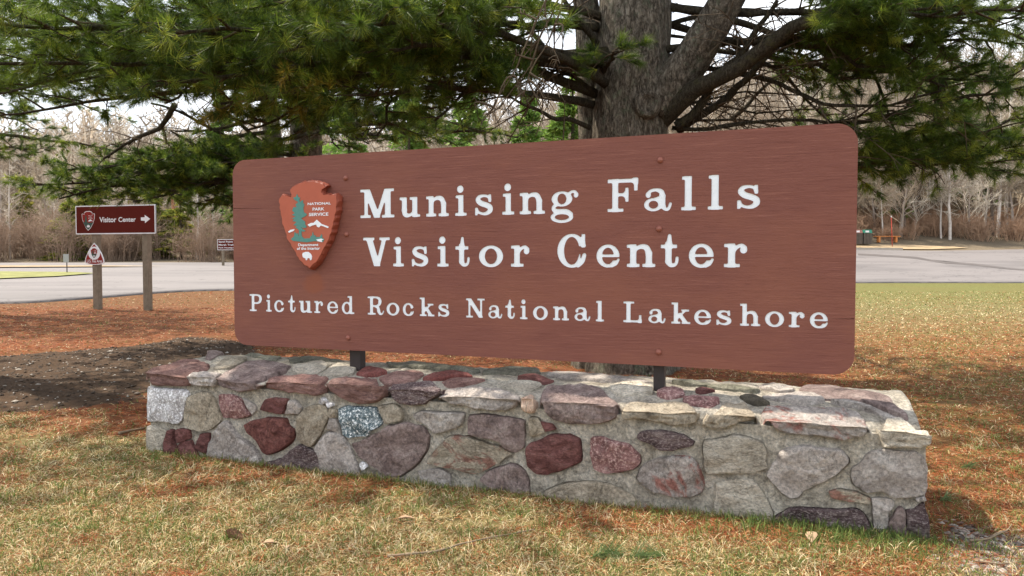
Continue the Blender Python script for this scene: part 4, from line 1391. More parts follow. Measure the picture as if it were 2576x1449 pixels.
def emb(name, px, mat, d=0.004, loops2=None):
    lp = [[to_sign(Z4(q), TH) for q in px]]
    return obj(name, fill_loops(name, lp, -TH - d, -TH - 0.0005), mat, em)


emb('tree_relief', [(318, 278), (330, 312), (352, 322), (345, 350), (350, 375), (375, 350), (390, 355), (385, 380), (402, 400), (390, 440), (395, 488), (430, 512), (422, 530), (395, 545), (365, 560), (385, 580), (412, 600), (410, 630), (430, 660), (405, 674), (365, 665), (390, 690), (416, 702), (400, 714), (368, 712), (372, 770), (400, 795), (470, 790), (476, 760), (490, 765), (500, 712), (512, 762), (528, 755), (535, 778), (562, 775), (575, 782), (603, 742), (612, 790), (632, 800), (620, 832), (520, 825), (430, 838), (350, 830), (270, 822), (244, 800), (282, 770), (290, 718), (312, 740), (325, 730), (336, 772), (340, 700), (318, 678), (296, 662), (322, 648), (274, 640), (312, 602), (262, 592), (290, 572), (256, 562), (300, 540), (258, 520), (290, 500), (260, 470), (276, 432), (312, 430), (300, 400), (332, 372), (288, 346), (272, 322), (304, 312)], M['teal'])
emb('mountain_relief', [(438, 635), (480, 613), (510, 612), (545, 576), (600, 625), (684, 657), (676, 674), (615, 650), (590, 645), (570, 667), (548, 655), (540, 632), (490, 645), (465, 658)], M['white_paint'])
emb('snowfield_relief', [(213, 715), (240, 694), (288, 686), (280, 705), (228, 727)], M['white_paint'])
emb('lake_relief', [(540, 806), (600, 795), (628, 805), (604, 815), (612, 836), (560, 826)], M['white_paint'], 0.0055)
emb('bison_relief', [(378, 978), (386, 958), (402, 955), (415, 948), (445, 948), (475, 970), (490, 1000), (484, 1042), (468, 1046), (464, 1022), (440, 1020), (434, 1042), (420, 1046), (416, 1025), (400, 1020), (384, 1008)], M['white_paint'])


def text_mesh(name, body, box, mat, parent, place, weight=0.0, depth=0.003):
    """default lettering fitted into box = (u0, v0, u1, v1)"""
    cu = bpy.data.curves.new(name, 'FONT')
    cu.body = body; cu.size = 1.0
    cu.extrude = 0.0; cu.offset = weight
    tmp = bpy.data.objects.new('tmp', cu); COL.objects.link(tmp)
    dg = bpy.context.evaluated_depsgraph_get()
    me = bpy.data.meshes.new_from_object(tmp.evaluated_get(dg))
    bpy.data.objects.remove(tmp); bpy.data.curves.remove(cu)
    n = len(me.vertices)
    co = np.empty(n * 3, dtype=np.float32); me.vertices.foreach_get('co', co); co = co.reshape(-1, 3)
    lo, hi = co.min(0), co.max(0)
    u = box[0] + (co[:, 0] - lo[0]) / (hi[0] - lo[0]) * (box[2] - box[0])
    v = box[1] + (co[:, 1] - lo[1]) / (hi[1] - lo[1]) * (box[3] - box[1])
    out = np.array([place(a, b2) for a, b2 in zip(u, v)], dtype=np.float32)
    me.vertices.foreach_set('co', out.reshape(-1)); me.update()
    return obj(name, me, mat, parent)


def emb_text(body, x0, y0, x1, y1, w=0.015):
    a = to_sign(Z4((x0, y1)), TH); b2 = to_sign(Z4((x1, y0)), TH)
    text_mesh('lettering', body, (a[0], a[1], b2[0], b2[1]), M['white_paint'], em, lambda u, v: (u, -TH - 0.003, v), w)


emb_text('NATIONAL', 440, 370, 708, 408, 0.02); emb_text('PARK', 497, 433, 633, 472, 0.02); emb_text('SERVICE', 455, 492, 680, 535, 0.02)
emb_text('Department', 330, 850, 563, 892, 0.02); emb_text('of the Interior', 316, 890, 582, 926, 0.02)

# ------------------------------------------------------------------ visitor centre direction sign
Z5 = zoomc(0, 700, 2.4146)
VD = 18.3


class Board:
    """a vertical plane turned by yaw, anchored at a pixel and a distance"""
    def __init__(s, px, dist, yaw):
        s.o = at(px[0], px[1], dist); s.yaw = yaw
        s.u = Vector((math.cos(yaw), math.sin(yaw), 0)); s.n = Vector((-s.u.y, s.u.x, 0))

    def uv(s, px, off=0.0):
        d = ray(*px); o = s.o - s.n * off
        p = CAM + d * ((o - CAM).dot(s.n) / d.dot(s.n))
        return (p - s.o).dot(s.u), p.z

    def root(s, name, z=0.0):
        return empty(name, (s.o.x, s.o.y, z), s.yaw)


def local_mesh(loops, d0, d1, name):
    return fill_loops(name, loops, d0, d1)


BD = Board((290, 552), VD, R(-14))
g0 = gz(BD.o.x, BD.o.y)
vs = BD.root('direction_sign', 0.0)
tag(vs, 'brown road sign with white border reading Visitor Center with arrow, on two timber posts', 'sign')
bc = [BD.uv(Z5(q)) for q in ((733, 576), (1505, 566), (1500, 282), (731, 298))]
u0, u1 = bc[0][0], bc[1][0]; z0 = (bc[0][1] + bc[1][1]) / 2; z1 = (bc[2][1] + bc[3][1]) / 2
bw = 0.028
obj('board', local_mesh([rrect(u0, z0, u1, z1, 0.02, 4)], 0.0, 0.03, 'board'), M['sign_back'], vs)
obj('border', local_mesh([rrect(u0 + .002, z0 + .002, u1 - .002, z1 - .002, 0.02, 4), rrect(u0 + bw, z0 + bw, u1 - bw, z1 - bw, 0.01, 4)], -0.003, -0.0005, 'border'), M['sign_white'], vs)
obj('brown_field', local_mesh([rrect(u0 + bw + .001, z0 + bw + .001, u1 - bw - .001, z1 - bw - .001, 0.01, 4)], -0.0025, -0.0005, 'brown_field'), M['sign_brown'], vs)


def vtext(body, x0, y0, x1, y1, mat, w, par=vs, bd=BD, Z=Z5, d=-0.006):
    a = bd.uv(Z((x0, y1))); b2 = bd.uv(Z((x1, y0)))
    return text_mesh('lettering', body, (a[0], a[1], b2[0], b2[1]), mat, par, lambda u, v: (u, d, v), w)


vtext('Visitor', 962, 404, 1125, 458, M['sign_white'], 0.02)
vtext('Center', 1146, 404, 1313, 454, M['sign_white'], 0.02)
vp = lambda pts, d0, d1, nm, mt, par=vs, bd=BD, Z=Z5: obj(nm, local_mesh([[bd.uv(Z(q)) for q in pts]], d0, d1, nm), mt, par)
vp([(1362, 410), (1400, 408), (1398, 385), (1452, 424), (1402, 465), (1400, 442), (1363, 440)], -0.006, -0.003, 'arrow', M['sign_white'])


def small_arrowhead(par, bd, box, Z, d):
    """printed arrowhead emblem; box = left, top, right, bottom"""
    x0, y0, x1, y1 = box
    P = lambda pts: [(x0 + a * (x1 - x0), y0 + b2 * (y1 - y0)) for a, b2 in pts]
    outl = [(0, .16), (.04, .13), (.2, .16), (.18, .1), (.22, .05), (.36, .01), (.62, 0), (.76, .04), (.82, .1), (.78, .15), (.96, .12), (1, .16), (.98, .4), (.88, .62), (.7, .86), (.5, 1.0), (.34, .88), (.14, .62), (.03, .4)]
    sc = lambda k: [(.5 + (a - .5) * k, .48 + (b2 - .48) * k) for a, b2 in outl]
    vp(P(outl), d, d + .0015, 'emblem_outline', M['sign_white'], par, bd, Z)
    vp(P(sc(.93)), d - .002, d - .0005, 'emblem_field', M['fee_red'], par, bd, Z)
    vp(P([(.12, .58), (.24, .56), (.3, .2), (.38, .3), (.42, .56), (.55, .6), (.88, .58), (.7, .82), (.5, .96), (.3, .8)]), d - .004, d - .0025, 'emblem_trees', M['fee_green'], par, bd, Z)
    vp(P([(.48, .52), (.62, .44), (.68, .42), (.9, .54), (.72, .5), (.64, .53)]), d - .004, d - .0025, 'emblem_mountain', M['sign_white'], par, bd, Z)
    vp(P([(.4, .76), (.5, .7), (.62, .74), (.64, .82), (.5, .84), (.42, .82)]), d - .006, d - .0045, 'emblem_bison', M['sign_white'], par, bd, Z)
    for i_, (a, b2, c2, w_) in enumerate((('NATIONAL', .5, .86, .22), ('PARK', .54, .8, .29), ('SERVICE', .52, .84, .36))):
        p0 = P([(b2, w_)])[0]; p1 = P([(c2, w_ + .045)])[0]
        vtext(a, p0[0], p0[1], p1[0], p1[1], M['sign_white'], 0.0, par, bd, Z, d - .004)


small_arrowhead(vs, BD, (791, 348, 917, 538), Z5, -0.006)
for xa, xb, yb in ((893, 985, 1306), (1378, 1460, 1312)):
    ua, _ = BD.uv(Z5((xa, 900)), -0.035)
    pw_ = 0.15
    mb = MB(); mb.box((ua, 0.032, g0 - 0.3), (ua + pw_, 0.032 + 0.15, z1 - 0.05))
    mb.build('post', M['timber'], vs, bevel=0.006)
# fee area plate on the left post
fee = BD.root('fee_sign', 0.0)
tag(fee, 'small rounded triangular sign reading U.S. Fee Area fixed to a timber post', 'sign')
tri = [(905, 655), (935, 690), (975, 755), (996, 810), (1003, 845), (990, 858), (940, 866), (905, 868), (860, 864), (822, 852), (814, 838), (822, 800), (850, 735), (880, 685)]
cx, cy = 908, 790
tri2 = [(cx + (x - cx) * .9, cy + (y - cy) * .9) for x, y in tri]
fp = lambda pts, d0, d1, nm, mt: vp(pts, d0, d1, nm, mt, fee)
fp(tri, 0.012, 0.030, 'plate', M['sign_white'])
fp(tri2, 0.008, 0.0115, 'red_field', M['fee_red'])
circ = [(908 + 58 * math.cos(k * math.pi / 10), 755 + 64 * math.sin(k * math.pi / 10)) for k in range(20)]
fp(circ, 0.004, 0.0075, 'white_disc', M['sign_white'])
small_arrowhead(fee, BD, (875, 704, 942, 806), Z5, 0.0)
vtext('U.S. Fee Area', 838, 816, 984, 846, M['sign_white'], 0.01, fee, BD, Z5, 0.006)

# far trail sign, partly hidden
BD2 = Board((590, 616), 46.0, R(-8))
fs = BD2.root('trail_sign', 0.0)
tag(fs, 'small brown sign listing Sand Point, Marsh Trail and Park Headquarters at the far road edge', 'sign')
c0 = BD2.uv((547, 629)); c1 = BD2.uv((612, 602))
gzf = gz(BD2.o.x, BD2.o.y)
obj('board', local_mesh([rrect(c0[0], c0[1], c1[0], c1[1], .02, 3)], 0, .03, 'board'), M['sign_white'], fs)
obj('brown_field', local_mesh([rrect(c0[0] + .03, c0[1] + .03, c1[0] - .03, c1[1] - .03, .02, 3)], -.006, -.002, 'brown_field'), M['sign_brown'], fs)
for i_, (tx, w_) in enumerate((('Sand Point', .6), ('Marsh Trail', .62), ('Park Headquarters', .9))):
    hh = (c1[1] - c0[1])
    zb = c1[1] - hh * (.30 + .29 * i_)
    text_mesh('lettering', tx, (c0[0] + .09, zb, c0[0] + .09 + w_ * (c1[0] - c0[0] - .16), zb + hh * .16), M['sign_white'], fs, lambda u, v: (u, -.010, v), .01)
for k in (.15, .8):
    uu = c0[0] + k * (c1[0] - c0[0])
    mb = MB(); mb.box((uu, .032, gzf - .3), (uu + .12, .15, c1[1] - .1)); mb.build('post', M['timber'], fs)

# small marker sign on the green verge
pb = Vector((-0.605 * 36.8, 36.8, 0)); pb.z = gz(pb.x, pb.y) + 0.1
ms_ = empty('marker_sign', pb)
tag(ms_, 'thin dark post with a small grey plate on the green verge', 'sign')
mb = MB(); mb.tube([(0, 0, -.2), (0, 0, .9)], .025, 8); mb.build('post', M['metal_post'], ms_)
mb = MB(); mb.box((-.16, -.03, .5), (.12, -.026, .92)); mb.build('plate', M['sign_back'], ms_, bevel=.001)

# utility pole with cross-arm and wires
M['pole'] = mat_plain('utility_pole_wood', srgb(170, 120, 92), 0.9, 0.1, 0.25, 0.8)
q0 = at(448, 640, 62); q1 = at(431, 470, 62)
up_ = empty('utility_pole', (q0.x, q0.y, gz(q0.x, q0.y)))
tag(up_, 'reddish brown wooden utility pole standing in the bare shrubs beyond the road', 'utility pole')
rel = q1 - Vector(up_.location)
mb = MB(); mb.tube([(0, 0, -.3), tuple(rel * .5), tuple(rel)], [.17, .15, .12], 10); mb.build('pole', M['pole'], up_, smooth=True)
mb = MB(); mb.box((-1.2 + rel.x, rel.y - .16, rel.z - .55), (1.2 + rel.x, rel.y - .03, rel.z - .42)); mb.build('crossarm', M['pole'], up_)
for k in (-1.0, -.4, .5, 1.0):
    mb = MB(); mb.tube([(rel.x + k, rel.y - .09, rel.z - .42), (rel.x + k, rel.y - .09, rel.z - .28)], [.05, .04], 8); mb.build('insulator', M['sign_white'], up_, smooth=True)

# ------------------------------------------------------------------ far right: bins, bench, marker
M['slat'] = mat_plain('bin_slats', srgb(96, 88, 80), 0.8, 0.2, 0.2, 4.0)
M['lid_green'] = mat_plain('bin_lid_green', srgb(52, 128, 104), 0.5, 0.4, 0.1, 4.0)
M['lid_red'] = mat_plain('bin_lid_brown', srgb(150, 100, 88), 0.5, 0.4, 0.1, 4.0)
M['orangewood'] = mat_plain('orange_wood', srgb(206, 134, 78), 0.8, 0.2, 0.15, 4.0)
M['redpole'] = mat_plain('red_marker', srgb(176, 62, 46), 0.6, 0.3, 0.1, 4.0)
ZR = zoomc(3300, 700, 2.898)
BY = 58.0


def litter_bin(xa, xb, lid, label):
    p = at(*ZR(((xa + xb) / 2, 822)), BY)
    w = (xb - xa) / 2.898 * PX / F * BY
    p.z = gz(p.x, p.y) + 0.12
    e = empty('litter_bin', p)
    tag(e, label, 'litter bin')
    h = 0.86
    mb = MB(); mb.box((-w / 2 + .03, -.27, 0.03), (w / 2 - .03, .27, h)); mb.build('body', M['metal_post'], e)
    n = 6
    for k in range(n):
        x0 = -w / 2 + w * k / n + .012
        mb = MB(); mb.box((x0, -.31, .02), (x0 + w / n - .03, -.272, h)); mb.build('slat', M['slat'], e)
        mb = MB(); mb.box((x0, .272, .02), (x0 + w / n - .03, .31, h)); mb.build('slat', M['slat'], e)
    mb = MB()
    for (x, y, z) in ((-1, -1, 0), (1, -1, 0), (1, 1, 0), (-1, 1, 0), (-.9, -.7, 1), (.9, -.7, 1), (.9, .8, 1), (-.9, .8, 1)):
        mb.v.append(Vector((x * w / 2, y * .33, h + .012 + z * .26)))
    for q in ((3, 2, 1, 0), (4, 5, 6, 7), (0, 1, 5, 4), (1, 2, 6, 5), (2, 3, 7, 6), (3, 0, 4, 7)): mb.f.append(q)
    mb.build('lid', lid, e, bevel=.012)
    mb = MB(); mb.box((-w * .3, -.335, h + .06), (w * .1, -.318, h + .2)); mb.build('flap', M['sign_white'], e)


litter_bin(318, 415, M['lid_red'], 'slatted litter bin with dull red lid beside the sand path')
litter_bin(425, 525, M['lid_green'], 'slatted litter bin with green lid beside the sand path')
p = at(*ZR((718, 812)), BY + 1.5); p.z = gz(p.x, p.y) + .1
e = empty('bench', p)
tag(e, 'low orange wooden backless bench at the edge of the woods', 'bench')
for k in range(3):
    mb = MB(); mb.box((-1.02, -.2 + k * .14, .40), (1.02, -.08 + k * .14, .46)); mb.build('seat_plank', M['orangewood'], e, bevel=.006)
for x in (-.75, .62):
    mb = MB(); mb.box((x, -.17, -.05), (x + .14, .19, .40)); mb.build('leg', M['orangewood'], e, bevel=.006)
p = at(*ZR((780, 846)), BY - 1.0); p.z = gz(p.x, p.y)
e = empty('marker_pole', p)
tag(e, 'thin red marker pole standing by the kerb of the sand path', 'marker pole')
mb = MB(); mb.tube([(0, 0, 0), (-.12, 0, 2.3)], [.03, .025], 8); mb.build('rod', M['redpole'], e, smooth=True)
mb = MB(); mb.tube([(-.12, 0, 2.3), (-.125, 0, 2.42)], [.03, .02], 8); mb.build('tip', M['sign_white'], e, smooth=True)

# ------------------------------------------------------------------ white pines
def bez(p0, p1, p2, n, wig=0.0, sd=0.0):
    out = []
    for i in range(n + 1):
        t = i / n
        p = p0 * (1 - t) ** 2 + p1 * 2 * t * (1 - t) + p2 * t * t
        if wig and 0 < i:
            w_ = wig * min(1.0, t * 2)
            p = p + Vector((noise.noise((t * 5, sd, 0)), noise.noise((t * 5, sd, 3)), noise.noise((t * 5, sd, 6)))) * w_
        out.append(p)
    return out


class Tufts:
    def __init__(s):
        s.p = []; s.d = []; s.l = []; s.w = []; s.c = []; s.k = []

    def add(s, p, d, l, w, c, k=34):
        s.p.append(tuple(p)); s.d.append(tuple(d)); s.l.append(l); s.w.append(w); s.c.append(c); s.k.append(k)

    def mesh(s, name, mat):
        P = np.array(s.p); D = np.array(s.d); L = np.array(s.l); W = np.array(s.w); C = np.array(s.c); K = np.array(s.k)
        idx = np.repeat(np.arange(len(P)), K)
        n = len(idx)
        d = D[idx] / np.linalg.norm(D[idx], axis=1, keepdims=True)
        rv = rng.normal(size=(n, 3))
        pr = rv - (rv * d).sum(1, keepdims=True) * d
        pr /= np.linalg.norm(pr, axis=1, keepdims=True)
        th = np.radians(rng.uniform(8, 68, n))[:, None]
        nd = d * np.cos(th) + pr * np.sin(th)
        nd[:, 2] -= 0.12
        ln = (L[idx] * rng.uniform(0.7, 1.1, n))[:, None]
        base = P[idx] - d * (L[idx] * rng.uniform(0.0, 0.55, n))[:, None]
        rv2 = rng.normal(size=(n, 3))
        side = np.cross(nd, rv2); side /= np.linalg.norm(side, axis=1, keepdims=True)
        hw = (W[idx] * 0.5)[:, None]
        V = np.stack([base - side * hw, base + side * hw, base + nd * ln], axis=1)
        cc = C[idx] * rng.uniform(0.75, 1.25, (n, 1))
        return tri_mesh(name, V, mat, cc)


GREENS = [np.array(srgb(82, 104, 36)[:3]), np.array(srgb(110, 131, 45)[:3]), np.array(srgb(56, 79, 32)[:3]), np.array(srgb(150, 160, 62)[:3])]
YELLOW = np.array(srgb(150, 132, 52)[:3])


def pine_green():
    r_ = random.random()
    c = GREENS[0 if r_ < .4 else 1 if r_ < .65 else 2 if r_ < .88 else 3]
    return c * random.uniform(0.8, 1.2)


class Pine:
    def __init__(s, label, base):
        s.root = empty('pine_tree', base); s.base = Vector(base)
        tag(s.root, label, 'tree')
        s.tw = MB(); s.dead = MB(); s.tf = Tufts()

    def trunk(s, pts, rad, mat, flare=0.0, name='trunk', sides=28, amp=0.03):
        P = []; RR = []
        for i in range(len(pts) - 1):
            n = max(2, int((pts[i + 1] - pts[i]).length / 0.09))
            for k in range(n):
                t = k / n
                P.append(pts[i].lerp(pts[i + 1], t)); RR.append(rad[i] + (rad[i + 1] - rad[i]) * t)
        P.append(pts[-1]); RR.append(rad[-1])
        mb = MB(); mb.tube([p - s.base for p in P], RR, sides)
        n = sides
        for i, p in enumerate(P):
            c = p - s.base
            for k in range(n):
                v = mb.v[i * n + k]
                dr = (v - c)
                a = math.atan2(dr.y, dr.x)
                f = 1 + amp * 2.0 * noise.noise((math.cos(a) * 2.2, math.sin(a) * 2.2, c.z * 0.9)) + amp * noise.noise((math.cos(a) * 9, math.sin(a) * 9, c.z * 3.5))
                if flare and c.z < 0.7:
                    q = (0.7 - max(c.z, -0.2)) / 0.7
                    f += flare * q * q * (1.0 + 0.7 * math.sin(a * 5 + 1.0))
                mb.v[i * n + k] = c + dr * f
        return mb.build(name, mat, s.root, smooth=True)

    def limb(s, pts, r0, r1, mat, name='limb', n=10):
        mb = MB()
        k = len(pts)
        mb.tube([p - s.base for p in pts], [r0 + (r1 - r0) * (i / (k - 1)) for i in range(k)], n)
        for i in range(len(mb.v)):
            v = mb.v[i]
            mb.v[i] = v + Vector((noise.noise(v * 6), noise.noise(v * 6 + Vector((9, 0, 0))), noise.noise(v * 6 + Vector((0, 9, 0))))) * r0 * 0.18
        return mb.build(name, mat, s.root, smooth=True)

    def shoot(s, p, d, ln, tufts, tl, w, k, yellow=False):
        """a leafy shoot: thin twig carrying needle tufts towards its end"""
        q = p + d * ln
        s.tw.tube([p - s.base, p + d * ln * .5 + Vector((0, 0, .01)) - s.base, q - s.base], [.0045, .0035, .002], 3, False)
        for i in range(tufts):
            t = 1 - i * 0.26 * random.uniform(.8, 1.2)
            dd = (d + Vector((random.gauss(0, .25), random.gauss(0, .25), random.gauss(0.10, .2)))).normalized()
            c = YELLOW * random.uniform(.7, 1.1) if yellow and random.random() < .3 else pine_green()
            s.tf.add(p + d * ln * t - s.base, dd, tl * random.uniform(.85, 1.15), w, c, k)

    def bough(s, a, b_, lift=0.5, r0=0.05, nb=16, L2=0.8, dens=1.0, tl=0.115, w=0.004, k=34, t0=0.3, seed=0.0, limb_name='limb', yellow=False):
        ln = (b_ - a).length
        mid = (a + b_) * .5 + Vector((0, 0, lift))
        pts = bez(a, mid, b_, 14, 0.10, seed)
        s.limb(pts, r0, 0.010, M['limb_bark'], limb_name, 8)
        s.last = pts
        for i in range(nb):
            t = t0 + (1 - t0) * (i + random.random() * .8) / nb
            f = t * 14; j = min(13, int(f))
            p = pts[j].lerp(pts[j + 1], f - j)
            tg = (pts[j + 1] - pts[j]).normalized()
            sd = 1 if i % 2 else -1
            hz = Vector((tg.x, tg.y, 0)); hz = hz.normalized() if hz.length > .1 else Vector((1, 0, 0))
            pe = Vector((-hz.y, hz.x, 0)) * sd
            an = R(random.uniform(35, 70))
            d = (hz * math.cos(an) + pe * math.sin(an) + Vector((0, 0, random.uniform(-.25, .3)))).normalized()
            l2 = L2 * random.uniform(.55, 1.15) * (1.15 - .55 * t)
            e = p + d * l2 + Vector((0, 0, random.uniform(-.12, .05)))
            bp = bez(p, (p + e) * .5 + Vector((0, 0, random.uniform(-.02, .08))), e, 5, .03, seed + i)
            s.tw.tube([q - s.base for q in bp], [.012, .010, .008, .006, .005, .003], 4, False)
            ns = max(3, int(6.5 * dens * l2 / .6))
            for m_ in range(ns):
                tt = .22 + .78 * (m_ + random.random()) / ns
                jj = min(4, int(tt * 5)); q = bp[jj].lerp(bp[jj + 1], tt * 5 - jj)
                tg2 = (bp[jj + 1] - bp[jj]).normalized()
                rd = Vector((random.gauss(0, 1), random.gauss(0, 1), random.gauss(.1, .7)))
                dd = (tg2 * 1.0 + rd.normalized() * .9).normalized()
                s.shoot(q, dd, random.uniform(.08, .2), 3, tl, w, k, yellow)
            s.shoot(e, d, .12, 3, tl, w, k, yellow)

    def dead_limb(s, pts, r0, r1, sub=10, sublen=0.7, mat='limb_bark', lvl2=3, sd=0.0):
        P = []
        for i in range(len(pts) - 1):
            for q in range(4):
                t = q / 4
                p = pts[i].lerp(pts[i + 1], t)
                P.append(p + Vector((noise.noise((i + t, sd, 0)), noise.noise((i + t, sd, 5)), noise.noise((i + t, sd, 9)))) * .05 * (1 if P else 0))
        P.append(pts[-1])
        s.limb(P, r0, r1, M[mat], 'limb', 7)
        for i in range(sub):
            f = random.uniform(.15, .98) * (len(P) - 1); j = min(len(P) - 2, int(f)); p = P[j].lerp(P[j + 1], f - j)
            tg = (P[j + 1] - P[j]).normalized()
            d = (tg * .8 + Vector((random.gauss(0, 1), random.gauss(0, 1), random.gauss(-.1, .6))).normalized()).normalized()
            l = sublen * random.uniform(.4, 1.2)
            e = p + d * l + Vector((0, 0, random.uniform(-.25, .1) * l))
            bp = bez(p, (p + e) * .5 + Vector((random.gauss(0, .05), random.gauss(0, .05), random.uniform(-.02, .1))), e, 5, .06, sd + i * 3)
            s.dead.tube([q - s.base for q in bp], [.010, .0085, .007, .0055, .004, .003], 4, False)
            for m_ in range(lvl2):
                tt = random.uniform(.3, .95); jj = min(4, int(tt * 5)); q = bp[jj].lerp(bp[jj + 1], tt * 5 - jj)
                d2 = ((bp[jj + 1] - bp[jj]).normalized() + Vector((random.gauss(0, 1), random.gauss(0, 1), random.gauss(-.1, .8))).normalized() * 1.1).normalized()
                l3 = l * random.uniform(.2, .5)
                s.dead.tube([q - s.base, q + d2 * l3 * .5 + Vector((0, 0, .01)) - s.base, q + d2 * l3 + Vector((0, 0, random.uniform(-.05, .03))) - s.base], [.005, .004, .002], 3, False)

    def done(s):
        if s.tw.v: tag(s.tw.build('twigs', M['twig'], s.root, smooth=True), kind='stuff')
        if s.dead.v: tag(s.dead.build('bare_twigs', M['deadtwig'], s.root, smooth=True), kind='stuff')
        if s.tf.p: tag(obj('needle_foliage', s.tf.mesh('needle_foliage', M['needles']), None, s.root), kind='stuff')


# --- the big pine behind the sign
random.seed(21)
T1 = Vector((1.33, 8.25, 0.0))
P1 = Pine('thick trunked white pine standing right behind the large brown sign', T1)
P1.trunk([T1 + Vector((0, 0, -.2)), T1 + Vector((0.0, 0, .8)), T1 + Vector((-.02, 0, 2.6)), T1 + Vector((.03, .02, 4.0)), T1 + Vector((.05, .1, 7.0)), T1 + Vector((.1, .1, 10.5)), T1 + Vector((.1, .1, 13.5))], [.52, .45, .415, .40, .31, .19, .05], M['bark'], 0.16)
P1.trunk([T1 + Vector((-.40, .14, -.2)), T1 + Vector((-.40, .14, .9)), T1 + Vector((-.40, .18, 2.6)), T1 + Vector((-.46, .3, 4.0)), T1 + Vector((-.8, .5, 6.5)), T1 + Vector((-1.0, .7, 9))], [.22, .19, .17, .15, .11, .03], M['bark'], 0.2, 'second_stem', 18)
# knot
kb = MB()
kc = at(1628, 262, 7.80); kn = (CAM - kc); kn.z = 0; kn.normalize(); ks_ = Vector((-kn.y, kn.x, 0))
for rr_, hh_ in ((.15, -.05), (.13, .03), (.095, .045), (.07, .015), (.03, -.01)):
    for q in range(20):
        a = 2 * math.pi * q / 20
        kb.v.append(kc + ks_ * rr_ * math.cos(a) + Vector((0, 0, rr_ * 1.05 * math.sin(a))) + kn * (hh_ + .008 * noise.noise((q * .9, rr_ * 30, 0))) - T1)
for i in range(4):
    for q in range(20):
        kb.f.append((i * 20 + q, i * 20 + (q + 1) % 20, (i + 1) * 20 + (q + 1) % 20, (i + 1) * 20 + q))
kb.f.append(tuple(80 + q for q in range(20)))
kb.build('knot', M['bark'], P1.root, smooth=True)
TA = lambda z, dx=0.0, dy=-.1: T1 + Vector((dx, dy, z))
# two heavy limbs on the right
P1.trunk([TA(2.9, .22), at(1740, 150, 7.9), at(1795, 60, 7.7), at(1850, -40, 7.5), at(1960, -260, 7.2), at(2100, -560, 7.0)], [.25, .20, .185, .17, .12, .06], M['bark'], 0, 'limb', 16)
P1.trunk([TA(2.75, .25), at(1745, 225, 7.8), at(1850, 175, 7.5), at(1990, 70, 7.2), at(2130, 20, 7.0), at(2300, -30, 6.7)], [.13, .09, .078, .066, .055, .03], M['limb_bark'], 0, 'limb', 12, 0.05)
# live boughs to the left, over and past the sign
LEFT = [(60, 170, 6.4), (190, 70, 5.6), (320, 215, 5.6), (450, 90, 5.0), (560, 265, 5.8), (690, 130, 5.2), (820, 50, 4.9), (900, 235, 5.9), (1000, 130, 5.5), (1090, 290, 6.6), (1120, 60, 5.6), (-120, 180, 5.6), (-60, 240, 7.0), (-40, 290, 7.6), (-150, 60, 5.2), (120, 20, 6.6), (30, 120, 7.4),
        (620, 330, 6.9), (410, 250, 6.8), (90, 215, 7.6), (-60, 80, 6.2), (760, 330, 7.2), (950, 335, 7.6), (250, -60, 4.9), (600, -40, 4.6), (950, -40, 5.0), (330, 20, 6.2), (520, 180, 6.6), (780, 200, 6.4), (1080, 200, 6.6), (150, 170, 8.0), (0, 220, 8.5), (1050, 20, 6.2), (700, 20, 6.6)]
kept = []
for i, (x, y, Y) in enumerate(LEFT):
    e = at(x, y, Y)
    if i < 11:
        st = TA(e.z + random.uniform(.3, 1.3), -.3, random.uniform(-.35, .2))
        ln = (e - st).length
        P1.bough(st, e, random.uniform(.1, .45), .03 + .006 * ln, int(9 + 2.4 * ln), .85, 1.0, .125, .0042, 30, .42, i * 5.3, yellow=(i == 4))
        kept.append(P1.last)
    else:        # forks off the nearest main bough
        kp = min(kept, key=lambda L_: min((q - e).length for q in L_))
        st = kp[random.randint(4, 7)]
        ln = (e - st).length
        P1.bough(st, e, random.uniform(.0, .25), .018 + .005 * ln, int(7 + 3.0 * ln), .85, 1.0, .125, .0042, 30, .2, i * 5.3)
# right hand boughs
RIGHT = [(2120, 110, 8.0), (2500, 200, 7.4), (2576, 60, 7.0), (2350, 60, 7.5), (2450, 330, 8.2), (2300, 420, 8.4), (2560, 400, 8.2), (2620, 120, 7.6), (2150, 210, 7.6), (2300, 130, 7.2), (2440, 250, 7.2), (2540, 110, 6.8), (2340, 330, 7.8), (2200, 390, 8.2), (2460, 400, 7.8), (2110, 320, 9.0), (2600, 290, 8.0), (2240, 30, 6.8), (2420, 20, 6.4), (2640, 200, 7.0), (2600, 30, 6.2), (2380, 220, 8.6), (2520, 340, 8.8)]
kept = []
for i, (x, y, Y) in enumerate(RIGHT):
    e = at(x, y, Y)
    if i % 3 == 0:
        st = TA(max(2.3, e.z + random.uniform(-.5, 1.3)), .3, random.uniform(-.25, .3))
        ln = (e - st).length
        P1.bough(st, e, random.uniform(-.1, .5), .03 + .006 * ln, int(7 + 2.0 * ln), .8, .9, .125, .0046, 30, .52, 200 + i * 5.3)
        kept.append(P1.last)
    else:
        kp = min(kept, key=lambda L_: min((q - e).length for q in L_))
        st = kp[random.randint(4, 8)]
        ln = (e - st).length
        P1.bough(st, e, random.uniform(-.1, .25), .016 + .005 * ln, int(8 + 3.0 * ln), .8, .95, .125, .0046, 30, .2, 200 + i * 5.3)
# a tuft in front of the trunk
P1.bough(TA(3.25, -.35, -.3), at(1555, 130, 7.2), .05, .03, 6, .35, 1.0, .12, .004, 34, .3, 777)
